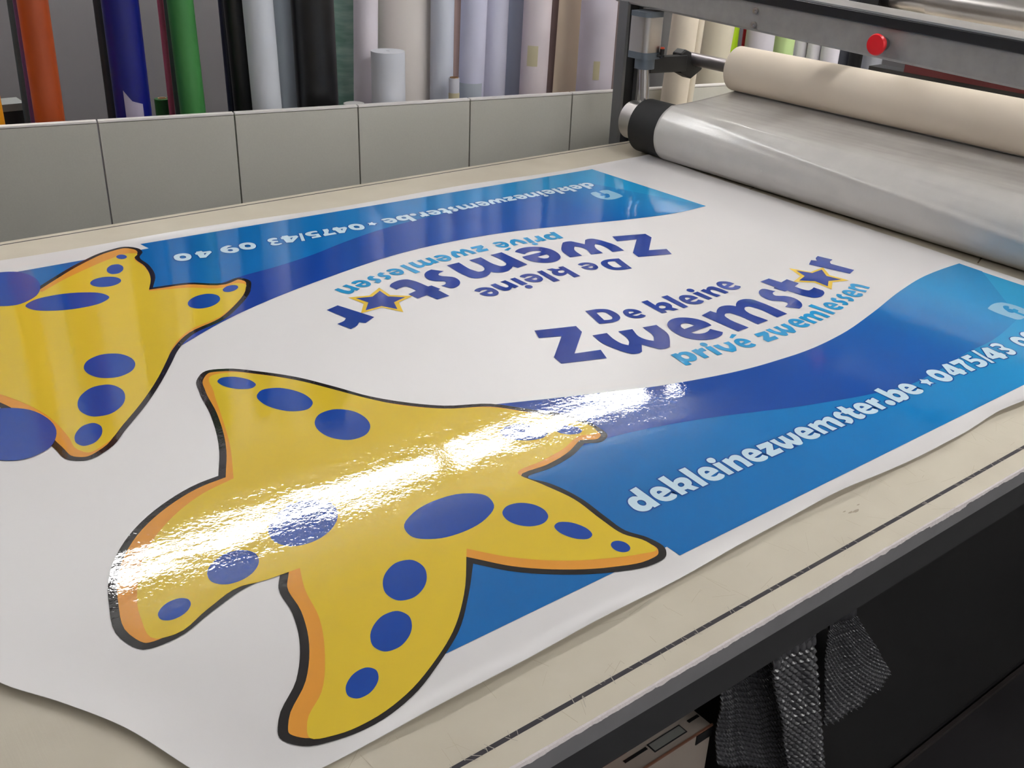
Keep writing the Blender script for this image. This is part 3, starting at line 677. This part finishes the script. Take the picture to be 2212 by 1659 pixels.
# pneumatic cylinder
cy = empty('pneumatic_cylinder', W(3.03, 2.99, .37) - parent_loc(g)); cy.parent = g
cx0, cx1, cy0, cy1 = 2.982, 3.078, 2.946, 3.042
bm = bmesh.new()
pts = []
for ax, ay, r, a0 in ((cx0, cy1, .004, 90), (cx0, cy0, .022, 180), (cx1, cy0, .022, 270), (cx1, cy1, .02, 0)):
    sx = 1 if ax == cx0 else -1; sy = 1 if ay == cy0 else -1
    ccx, ccy = ax + sx * r, ay + sy * r
    for k in range(6):
        a = math.radians(a0 + 90 * k / 5); pts.append((ccx + r * math.cos(a), ccy + r * math.sin(a)))
prism(bm, [W(x, y, .378) for x, y in pts], (0, 0, .132 * S)); link('barrel', bm, M_silver, cy, smooth=True)
for z0, z1 in ((.352, .3775), (.5105, .53)):
    bm = bmesh.new(); prism(bm, [W(3.03 + (x - 3.03) * 1.02, 2.994 + (y - 2.994) * 1.02, z0) for x, y in pts], (0, 0, (z1 - z0) * S)); link('end_plate', bm, M_slate, cy, smooth=True)
bm = bmesh.new(); tube(bm, W(3.03, 2.992, .3515), W(3.03, 2.992, .312), .040 * S, 32); link('gland_collar', bm, M_slate, cy, smooth=True)
bm = bmesh.new(); tube(bm, W(3.03, 2.992, .3118), W(3.02, 2.965, .160), .0215 * S, 32); link('piston_rod', bm, M_chrome, cy, smooth=True)
bm = bmesh.new(); tube(bm, W(3.065, 2.935, .358), W(3.065, 2.935, .392), .009 * S, 16); tube(bm, W(3.05, 2.947, .366), W(3.07, 2.925, .366), .006 * S, 12); link('air_fitting', bm, M_blackp, cy, smooth=True)
bm = bmesh.new(); tube(bm, W(3.065, 2.935, .3925), W(3.065, 2.935, .399), .008 * S, 16); link('fitting_ring', bm, mat('orange_ring', (215, 80, 40), .4), cy, smooth=True)
# bracket that carries the upper shaft
SH = (3.32, .3265)
bm = bmesh.new()
prism(bm, [W(3.05, 2.975, .292), W(3.26, 2.975, .284), W(3.26, 2.975, .350), W(3.05, 2.975, .356)], (0, .03 * S, 0))
link('bracket_arm', bm, M_blackp, g, bevel=.002)
bm = bmesh.new()
prism(bm, [W(3.235, 2.98, .278), W(3.30, 2.98, .250), W(3.36, 2.98, .282), W(3.37, 2.98, .308), W(3.345, 2.98, .316), W(3.32, 2.98, .299), W(3.292, 2.98, .322), W(3.288, 2.98, .358), W(3.25, 2.98, .372), W(3.225, 2.98, .356), W(3.228, 2.98, .31)], (0, .05 * S, 0))
link('shaft_cradle', bm, M_blackp, g, bevel=.003)
bm = bmesh.new(); tube(bm, W(SH[0], 3.035, SH[1]), W(SH[0], .55, SH[1]), .0262 * S, 32); link('upper_shaft', bm, mat('steel_shaft', (150, 146, 148), .35, metal=.8), g, smooth=True)
# rear carriage rail below the beam
bm = bmesh.new(); bxw(bm, (3.545, .55, .325), (3.62, 2.31, .388)); link('rear_rail', bm, M_dark, g)
bm = bmesh.new(); bxw(bm, (3.543, .55, .3885), (3.62, 2.16, .425)); link('red_rail', bm, mat('dark_red', (88, 14, 24), .5), g)
for ay in (.60, 1.15):
    bm = bmesh.new(); bxw(bm, (3.17, ay, .33), (3.545, ay + .04, .38)); bxw(bm, (3.13, ay, .33), (3.169, ay + .04, .52)); link('rail_arm', bm, M_dark, g)
# take-up tube behind the beam
bm = bmesh.new(); tube(bm, W(3.36, 2.13, .672), W(3.36, 1.985, .668), .051 * S, 48); link('tube_spigot', bm, M_silver, g, smooth=True)
bm = bmesh.new(); tube(bm, W(3.36, 1.985, .668), W(3.36, .6, .628), .062 * S, 64); link('take_up_tube', bm, M_silver, g, smooth=True)
bm = bmesh.new(); tube(bm, W(3.36, 2.16, .673), W(3.36, 2.13, .672), .056 * S, 32); bxw(bm, (3.30, 2.16, .55), (3.42, 2.22, .75)); bxw(bm, (3.14, 2.16, .55), (3.31, 2.22, .60)); link('tube_bracket', bm, M_blackp, g)

# ================================================================ liner roll and its film
lr = empty('backing_paper_roll', W(3.32, 2.0, .24))
tag(lr, 'cream backing paper roll on the upper shaft, its pale sheet wrapped round the lower roller', 'paper roll')
M_cream = mat('cream_paper', (236, 222, 204), 0.75, var=(3, .4, (230, 215, 196)))
M_film = mat('backing_sheet', (190, 187, 183), 0.24, spec=0.6, bump=[(14, 0.0045, 2, (1, .16, 1)), (5, .004, 1, (1, .3, 1)), (260, .00012, 2)], var=(22, .5, (180, 177, 174)))
RR = .0855
bm = bmesh.new(); tube(bm, W(SH[0], .93, SH[1]), W(SH[0], 2.755, SH[1]), RR * S, 72, hole=.024 * S); link('paper_wind', bm, M_cream, lr, smooth=True)
# profile of the sheet: tangent line, arc round the lower roller, then under
R1 = .1068
dx, dz = SH[0] - RC[0], SH[1] - RC[1]
D_ = math.hypot(dx, dz); base = math.atan2(dz, dx); phi = math.asin((R1 + RR + .001) / D_)
td = base - phi                       # direction of the crossing tangent
nx, nz = -math.sin(td), math.cos(td)
t1 = (RC[0] + nx * R1, RC[1] + nz * R1)
t2 = (SH[0] - nx * (RR + .001), SH[1] - nz * (RR + .001))
prof = []
for k in range(9):
    a = math.atan2(-nz, -nx) + math.radians(-24 + 24 * k / 8) * 1
    prof.append((SH[0] + (RR + .001) * math.cos(a), SH[1] + (RR + .001) * math.sin(a)))
for k in range(1, 13):
    t = k / 13; prof.append((t2[0] + (t1[0] - t2[0]) * t, t2[1] + (t1[1] - t2[1]) * t - .004 * math.sin(math.pi * t)))
a0 = math.atan2(nz, nx)
for k in range(49):
    a = a0 + (math.radians(266) - a0) * k / 48; prof.append((RC[0] + R1 * math.cos(a), RC[1] + R1 * math.sin(a)))
bm = bmesh.new(); prev = None
for j in range(141):
    y = .93 + (2.752 - .93) * j / 140
    row = []
    for i, (x, z) in enumerate(prof):
        w_ = math.sin(math.pi * i / (len(prof) - 1)) ** .6
        rp = .0022 * noise.noise(Vector((i * .13, y * 2.2, 1.0))) + .0015 * noise.noise(Vector((i * .35 + y * 3, y * 1.2, 6.0)))
        rr_ = max(0.0, rp) * w_
        if i >= 21:
            aa = a0 + (math.radians(266) - a0) * (i - 21) / 48
            ac = math.radians(118 + (2.75 - y) * 42)
            rr_ += .0055 * math.exp(-((aa - ac) / .10) ** 2) * min(1.0, (2.75 - y) * 3)
            ac = math.radians(104 + (2.75 - y) * 20)
            rr_ += .0035 * math.exp(-((aa - ac) / .09) ** 2) * math.sin(y * 5) ** 2
        ddx, ddz = x - RC[0], z - RC[1]; l = math.hypot(ddx, ddz)
        row.append(bm.verts.new(W(x + ddx / l * rr_, y, z + ddz / l * rr_)))
    if prev:
        for a in range(len(prof) - 1): bm.faces.new((prev[a], prev[a + 1], row[a + 1], row[a]))
    prev = row
o = link('paper_sheet', bm, M_film, lr, smooth=True)
md = o.modifiers.new('thick', 'SOLIDIFY'); md.thickness = .0004; md.offset = 1

# ================================================================ grey partition panels behind the table
M_panel = mat('panel_laminate', (204, 202, 192), 0.55, var=(260, .5, (196, 194, 185)))
M_edge = mat('panel_edging', (248, 244, 240), 0.5)
u = Vector((.978, -.209, 0)); nrm = Vector((.209, .978, 0))
p0 = Vector((1.1026, 3.781, 0))
ordn = {-1: 'leftmost in view', 0: 'second from the left', 1: 'third from the left', 2: 'fourth from the left', 3: 'fifth from the left',
        4: 'sixth from the left, at the gantry post', 5: 'seventh from the left, right of the front cream roll'}
for k in range(-1, 6):
    a = p0 + u * (.484 * k + .003); b = p0 + u * (.484 * (k + 1) - .003)
    t = empty('partition_panel', W(*(a + (b - a) / 2).xy, -TZ / S))
    tag(t, 'upright grey laminate panel behind the table, ' + ordn[k], 'panel', 'grey panels in a row behind the worktable')
    bm = bmesh.new()
    prism(bm, [W(a.x, a.y, -TZ / S), W(b.x, b.y, -TZ / S), W(b.x, b.y, .1418), W(a.x, a.y, .1418)], nrm * .026 * S)
    link('board', bm, M_panel, t)
    bm = bmesh.new(); a2, b2 = a - nrm * .0006, b - nrm * .0006
    prism(bm, [W(a2.x, a2.y, .1445), W(b2.x, b2.y, .1445), W(b2.x, b2.y, .151), W(a2.x, a2.y, .151)], nrm * .030 * S)
    link('edging', bm, M_edge, t)

# ================================================================ rolls standing behind the panels
ROLLS = [
    ('yellow', (0.5663, 2.8314, 0.0), (0.5663, 2.8314, 1.845), 0.0319),
    ('slate', (0.6802, 3.0576, 0.0), (0.7277, 3.0475, 1.845), 0.0085),
    ('purple', (0.6688, 2.9384, 0.0), (0.7081, 2.93, 1.845), 0.0052),
    ('orange', (0.693, 2.8402, 0.0), (0.7227, 2.8338, 1.845), 0.0364),
    ('black1', (0.8875, 2.9203, 0.0), (0.9003, 2.9175, 1.845), 0.0117),
    ('blue', (0.9082, 2.7942, 0.0), (0.9164, 2.7924, 1.845), 0.0460),
    ('dkgreen', (1.0519, 2.9567, 0.0), (1.0519, 2.9567, 0.9802), 0.0223),
    ('maroon', (1.0284, 2.8329, 0.0), (1.0343, 2.8316, 1.845), 0.0082),
    ('dkolive', (1.0865, 2.8777, 0.0), (1.0606, 2.8833, 1.845), 0.0137),
    ('green', (1.0774, 2.758, 0.0), (1.0515, 2.7635, 1.845), 0.0339),
    ('navy', (1.2317, 2.8682, 0.0), (1.2177, 2.8712, 1.845), 0.0124),
    ('black2', (1.2491, 2.7929, 0.0), (1.2135, 2.8005, 1.845), 0.0294),
    ('white1', (1.2679, 2.6815, 0.0), (1.2313, 2.6893, 1.845), 0.0404),
    ('white2', (1.3531, 2.7706, 0.0), (1.3556, 2.7701, 1.845), 0.0284),
    ('black3', (1.4054, 2.6664, 0.0), (1.3902, 2.6697, 1.845), 0.0587),
    ('wrapgreen', (1.5502, 2.7786, 0.0), (1.5615, 2.7762, 1.845), 0.0414),
    ('whitedisc', (1.4654, 2.582, 0.0), (1.4654, 2.582, 0.9954), 0.0294),
    ('pink1', (1.5306, 2.6826, 0.0), (1.5848, 2.671, 1.845), 0.0350),
    ('cream1', (1.712, 2.7298, 0.0), (1.7348, 2.7249, 1.845), 0.0911),
    ('shortwhite', (1.5676, 2.5602, 0.0), (1.5676, 2.5602, 1.1348), 0.0481),
    ('blue1', (1.7732, 2.6093, 0.0), (1.7908, 2.6056, 1.845), 0.0349),
    ('brown1', (1.9725, 2.8172, 0.0), (1.9917, 2.8131, 1.845), 0.0208),
    ('shortcore', (1.7754, 2.5301, 0.0), (1.7754, 2.5301, 1.0493), 0.0157),
    ('lilac1', (1.8436, 2.5728, 0.0), (1.8831, 2.5643, 1.845), 0.0388),
    ('lilac2', (1.9679, 2.6106, 0.0), (1.9938, 2.6051, 1.845), 0.0360),
    ('slateblue', (2.0423, 2.6234, 0.0), (2.0865, 2.6139, 1.845), 0.0358),
    ('pink2', (2.0444, 2.5156, 0.0), (2.0775, 2.5085, 1.845), 0.0428),
    ('brown2', (2.2547, 2.6854, 0.0), (2.2942, 2.6769, 1.845), 0.0326),
    ('beige1', (2.2471, 2.6011, 0.0), (2.2945, 2.5909, 1.845), 0.0435),
    ('lilac3', (2.254, 2.4493, 0.0), (2.2639, 2.4472, 1.845), 0.0563),
    ('greybrown', (2.5193, 2.6288, 0.0), (2.5514, 2.6219, 1.845), 0.0427),
    ('greycol', (2.6935, 2.5916, 0.0), (2.7194, 2.586, 1.845), 0.0474),
    ('creamfront', (2.3608, 2.244, 0.0), (2.4463, 2.2257, 1.845), 0.0411),
    ('creamthin', (2.4262, 2.2479, 0.0), (2.5196, 2.2279, 1.845), 0.0144),
    ('cream3', (2.6477, 2.3866, 0.0), (2.7788, 2.3586, 1.845), 0.0523),
    ('olive', (2.9554, 2.4998, 0.0), (2.9554, 2.4998, 1.845), 0.0247),
    ('lime', (2.858, 2.4133, 0.0), (2.858, 2.4133, 1.845), 0.0210),
    ('red', (2.9319, 2.4118, 0.0), (2.9319, 2.4118, 1.845), 0.0146),
    ('lilac4', (2.9052, 2.3316, 0.0), (2.9052, 2.3316, 1.845), 0.0487),
    ('palegreen', (3.0464, 2.3372, 0.0), (3.0464, 2.3372, 1.845), 0.0360),
    ('white5', (3.153, 2.3431, 0.0), (3.153, 2.3431, 1.845), 0.0258),
    ('white6', (3.1604, 2.2914, 0.0), (3.1604, 2.2914, 1.845), 0.0239),
    ('white7', (3.1802, 2.2371, 0.0), (3.1802, 2.2371, 1.845), 0.0323),
    ('dslate', (3.4641, 2.3696, 0.0), (3.4641, 2.3696, 1.845), 0.0366),
    ('black8', (3.4301, 2.291, 0.0), (3.4301, 2.291, 1.845), 0.0304),
    ('grey8', (3.3797, 2.1944, 0.0), (3.3797, 2.1944, 1.845), 0.0343),
]
RL = {  # colour, roughness, name, label, tape
 'yellow': ((240, 160, 20), .5, 'vinyl_roll', 'bright orange-yellow vinyl roll at the far left edge'),
 'slate': ((58, 64, 66), .5, 'vinyl_roll', 'thin slate grey roll left of the burnt orange roll'),
 'purple': ((92, 52, 92), .5, 'vinyl_roll', 'very thin purple roll touching the burnt orange roll'),
 'orange': ((168, 72, 28), .4, 'vinyl_roll', 'burnt orange vinyl roll standing behind the left panel'),
 'black1': ((26, 27, 30), .5, 'vinyl_roll', 'thin black roll just left of the royal blue roll'),
 'blue': ((4, 14, 112), .35, 'vinyl_roll', 'royal blue vinyl roll with a torn white label'),
 'dkgreen': ((10, 66, 18), .5, 'vinyl_roll', 'short dark green roll between the blue and green rolls'),
 'maroon': ((140, 58, 80), .5, 'vinyl_roll', 'thin maroon roll left of the green roll'),
 'dkolive': ((44, 62, 54), .5, 'vinyl_roll', 'dark grey-green cylinder added as the shaded side of the green roll'),  # thin dark cylinder added for the green roll's shaded side
 'green': ((58, 128, 62), .45, 'vinyl_roll', 'mid green vinyl roll standing behind the panel'),
 'navy': ((14, 18, 42), .4, 'vinyl_roll', 'thin navy roll left of the black roll'),
 'black2': ((12, 12, 14), .35, 'vinyl_roll', 'leaning black roll beside the first white roll'),
 'white1': ((212, 216, 224), .4, 'vinyl_roll', 'glossy white roll right of the leaning black roll'),
 'white2': ((192, 200, 212), .4, 'vinyl_roll', 'pale blue-grey roll between the glossy white and thick black rolls'),
 'black3': ((9, 9, 12), .3, 'vinyl_roll', 'thick black roll in the middle of the row'),
 'wrapgreen': ((112, 146, 132), .25, 'wrapped_roll', 'grey-green roll in creased stretch wrap right of the thick black roll'),
 'whitedisc': ((222, 220, 218), .6, 'paper_roll', 'white roll end just showing above the panel'),
 'pink1': ((222, 214, 222), .6, 'paper_roll', 'pinkish white roll right of the wrapped green roll'),
 'cream1': ((228, 220, 214), .6, 'paper_roll', 'widest warm white roll, behind the short white roll'),
 'shortwhite': ((212, 214, 222), .6, 'paper_roll', 'short pale roll whose round top is visible'),
 'blue1': ((206, 210, 222), .55, 'paper_roll', 'bluish white roll with a yellowed tape strip, right of the widest roll'),
 'brown1': ((170, 146, 140), .7, 'paper_roll', 'brownish cylinder added for the wall area between two bluish white rolls'),  # not a roll: cylinder added to fill a brownish gap of wall
 'shortcore': ((208, 208, 218), .6, 'paper_roll', 'small hollow cardboard tube with a dark opening'),
 'lilac1': ((208, 208, 230), .55, 'paper_roll', 'lilac white roll behind the small hollow tube'),
 'lilac2': ((214, 214, 232), .55, 'paper_roll', 'slim bluish white roll with tape across its upper part'),
 'slateblue': ((170, 176, 194), .6, 'paper_roll', 'blue-grey roll between white rolls'),
 'pink2': ((226, 214, 218), .6, 'paper_roll', 'pinkish white roll with a low tape patch'),
 'brown2': ((120, 100, 98), .7, 'paper_roll', 'dark brown roll left of the beige roll'),
 'beige1': ((206, 188, 164), .65, 'paper_roll', 'beige paper roll left of the lilac roll'),
 'lilac3': ((222, 214, 226), .6, 'paper_roll', 'wide lilac white roll nearest the gantry post'),
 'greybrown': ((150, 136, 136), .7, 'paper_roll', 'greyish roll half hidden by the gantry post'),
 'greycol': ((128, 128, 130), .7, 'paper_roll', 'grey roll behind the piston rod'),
 'creamfront': ((224, 212, 194), .65, 'paper_roll', 'cream roll standing in front of the panels behind the gantry'),
 'creamthin': ((216, 206, 188), .65, 'paper_roll', 'thin cream roll right beside the front cream roll'),
 'cream3': ((208, 200, 180), .65, 'paper_roll', 'cream roll behind the panels left of the lime roll'),
 'olive': ((72, 74, 56), .6, 'vinyl_roll', 'dark olive roll left of the lime roll'),
 'lime': ((176, 214, 24), .5, 'vinyl_roll', 'lime green roll under the gantry beam'),
 'red': ((170, 22, 36), .5, 'vinyl_roll', 'thin red roll right of the lime roll'),
 'lilac4': ((204, 200, 210), .6, 'paper_roll', 'pale lilac roll right of the thin red roll'),
 'palegreen': ((190, 216, 150), .5, 'vinyl_roll', 'pale green roll under the gantry beam'),
 'white5': ((220, 216, 224), .6, 'paper_roll', 'white roll directly right of the pale green roll'),
 'white6': ((222, 218, 226), .6, 'paper_roll', 'white roll in the middle of three under the beam'),
 'white7': ((218, 214, 224), .6, 'paper_roll', 'white roll left of the dark slate roll'),
 'dslate': ((76, 78, 88), .5, 'vinyl_roll', 'dark slate roll under the beam left of the stop button'),
 'black8': ((28, 28, 30), .5, 'vinyl_roll', 'black roll just left of the stop button'),
 'grey8': ((140, 142, 150), .5, 'vinyl_roll', 'grey roll below the stop button'),
}
M_core = mat('cardboard_core', (150, 116, 84), 0.9)
M_tape = mat('yellowed_tape', (208, 198, 164), 0.5)
cam_xy = Vector((0, 0, 0))
def patch(base_, top_, r, zc, hz, ang, half, m, name, parent, label=None):
    """a curved strip stuck on a roll, facing the table; ang in degrees from the facing direction"""
    ax = (Vector(top_) - Vector(base_)); ax /= ax.z
    bm = bmesh.new(); prev = None
    for i in range(9):
        row = []
        for j in range(2):
            z = zc + (j * 2 - 1) * hz
            c = Vector(base_) + ax * z
            f = math.atan2(-c.y, -c.x) + math.radians(ang + half * (i / 4 - 1))
            row.append(bm.verts.new(c + Vector((math.cos(f), math.sin(f), 0)) * (r + .0008)))
        if prev: bm.faces.new((prev[0], row[0], row[1], prev[1]))
        prev = row
    o = link(name, bm, m, parent, smooth=True)
    if label: o['label'] = label
    return o
for nm, b_, t_, r in ROLLS:
    rgb, ro, name, label = RL[nm]
    e = empty(name, b_)
    tag(e, label, 'roll', 'rolls of vinyl and paper standing behind the panels')
    hol = .0 if nm == 'whitedisc' else min(r * .55, .030)
    if nm == 'shortcore': hol = r * .86
    if nm == 'shortwhite': hol = r * .12
    bm_ = [(2.5, .0008, 2, (1, 1, .25))]
    if nm == 'wrapgreen': bm_ = [(14, .006, 4, (.5, .5, 2.2))]
    M = mat('roll_' + nm, rgb, ro, bump=bm_, var=(18, .55, (176, 196, 186)) if nm == 'wrapgreen' else None, aniso_scale=(.6, .6, 2.5) if nm == 'wrapgreen' else None)  # wrapgreen: paler noise bands paint the wrap's highlight streaks into its colour
    bm = bmesh.new(); tube(bm, b_, t_, r, 40, hole=hol); link('wound_sheet', bm, M, e, smooth=True)
    if hol and nm not in ('shortwhite',):
        ax = (Vector(t_) - Vector(b_)).normalized()
        bm = bmesh.new(); tube(bm, Vector(t_) - ax * .045, Vector(t_) + ax * .002, hol * .97, 24, hole=hol * .8); link('cardboard_core', bm, M_core, e, smooth=True)
    if nm == 'blue':
        ax = (Vector(t_) - Vector(b_)) / (t_[2] - b_[2])
        bm = bmesh.new()
        # torn label
        def onroll(dx_, z):
            c = Vector(b_) + ax * z; f = math.atan2(-c.y, -c.x); a_ = dx_ / r
            return c + Vector((math.cos(f + a_), math.sin(f + a_), 0)) * (r + .001)
        prev = None
        for k in range(17):
            x_ = .020 - .046 * k / 16
            zt2 = 1.052 - 1.4 * (.020 - x_) if x_ > 0 else 1.024 - .35 * -x_
            rowv = [bm.verts.new(onroll(-x_, z_)) for z_ in (.93, .96, .99, zt2)]
            if prev:
                for i_ in range(3): bm.faces.new((prev[i_], rowv[i_], rowv[i_ + 1], prev[i_ + 1]))
            prev = rowv
        o = link('torn_label', bm, mat('label_paper', (176, 168, 190), .7), e); o['label'] = 'torn pale label'
    if nm == 'blue1': patch(b_, t_, r, 1.365, .022, 40, 42, M_tape, 'tape_strip', e)
    if nm == 'lilac2': patch(b_, t_, r, 1.33, .016, 0, 75, M_tape, 'tape_strip', e)
    if nm == 'pink2': patch(b_, t_, r, 1.10, .030, -10, 22, M_tape, 'tape_strip', e)
    if nm == 'lilac3': patch(b_, t_, r, 1.055, .028, 5, 10, M_tape, 'tape_strip', e)
    if nm == 'shortcore': patch(b_, t_, r, .985, .022, 0, 80, M_tape, 'tape_strip', e)
    if nm == 'lilac1': patch(b_, t_, r, .995, .03, -5, 60, mat('grey_tape', (176, 184, 196), .5), 'tape_strip', e)

# small stand behind the panel at the left
t = empty('box_stand', (.62, 3.02, 0)); tag(t, 'dark box with a grey lid behind the burnt orange roll', 'box')
bm = bmesh.new(); box(bm, (.60, 3.10, 0), (.71, 3.18, .955)); link('box_body', bm, M_darker, t)
bm = bmesh.new(); box(bm, (.595, 3.095, .9555), (.715, 3.185, .975)); link('box_lid', bm, mat('lid_grey', (120, 122, 120), .6), t)

# ================================================================ things under the table
t = empty('carton', W(1.1, 1.1, -TZ / S)); tag(t, 'pale cardboard carton with brown edges standing under the worktable', 'carton')
M_carton = mat('pale_carton', (136, 125, 116), .8, var=(14, .4, (120, 110, 102)))
bm = bmesh.new(); bxw(bm, (.80, .9085, -1.2857), (1.28, 1.40, -.502)); link('carton_body', bm, M_carton, t, bevel=.002)
bm = bmesh.new(); bxw(bm, (.80, .9065, -.5035), (1.281, .9105, -.5)); link('brown_edge', bm, mat('brown_board', (104, 66, 48), .9), t)
bm = bmesh.new(); bxw(bm, (1.235, .9068, -.53), (1.2815, .93, -.506)); link('corner_tape', bm, M_blackp, t)
for x0, x1 in ((1.07, 1.13), (1.245, 1.275)):
    bm = bmesh.new(); bxw(bm, (x0, .938, -.5015), (x1, .945, -.501)); link('black_tape', bm, M_blackp, t)
bm = bmesh.new(); bxw(bm, (1.135, .924, -.5018), (1.225, .947, -.5009)); link('label_frame', bm, M_blackp, t)
bm = bmesh.new(); bxw(bm, (1.138, .9265, -.5008), (1.222, .9445, -.5004)); link('paper_label', bm, mat('label_grey', (104, 104, 100), .8), t)
t = tag(empty('orange_box', W(.95, 1.05, -.5)), 'orange box lid lying on the pale carton under the worktable', 'box')
bm = bmesh.new(); bxw(bm, (.80, .955, -.5), (1.09, 1.25, -.47)); link('lid', bm, mat('orange_board', (130, 54, 30), .7), t)
# bubble wrap
M_bub = mat('bubble_wrap', (66, 66, 70), .25, spec=.7)
wrap = empty('bubble_wrap', W(1.5, .86, -.5))
tag(wrap, 'crumpled bubble wrap hanging in loose flaps below the worktable edge', 'bubble wrap')
for corners in (((1.3005, .82, -.2975), (1.4287, .82, -.3014), (1.612, .82, -.800), (1.520, .83, -.80)),
                ((1.245, .885, -.30), (1.36, .885, -.30), (1.60, .885, -.80), (1.29, .885, -.60)),
                ((1.565, .87, -.372), (1.655, .87, -.375), (1.912, .87, -.686), (1.650, .87, -.698))):
    A, B, C_, D2 = [Vector(c) for c in corners]
    up = Vector((0, 0, .17))
    bm = bmesh.new(); prev = None
    wid = max((B - A).length, (D2 - C_).length) * S; hgt = (D2 - A).length * S
    for i in range(101):
        f = i / 100; row = []
        for j in range(-20, 141):
            if j < 0: p = A.lerp(B, f) + up * (-j / 20) * .9
            else: p = A.lerp(B, f).lerp(D2.lerp(C_, f), j / 140)
            w_ = .012 * noise.noise(Vector((f * 4.8, j * .024, A.x * 9))) + .006 * math.sin(f * 5 + j * .017)
            gx = f * wid / .011; gy = j / 140 * hgt / .0095
            gx += .5 * (round(gy) % 2)
            q = ((gx - round(gx)) * 1.15) ** 2 + (gy - round(gy)) ** 2
            w_ -= .0055 * math.sqrt(max(0, 1 - q / .16))
            zz = .005 * math.sin(f * wid / .011 * 6.283) if j == 140 else 0
            row.append(bm.verts.new(W(p.x, p.y + w_, p.z + zz)))
        if prev:
            for j in range(160): bm.faces.new((prev[j], prev[j + 1], row[j + 1], row[j]))
        prev = row
    o = link('flap', bm, M_bub, wrap, smooth=True)
    md = o.modifiers.new('thick', 'SOLIDIFY'); md.thickness = .002
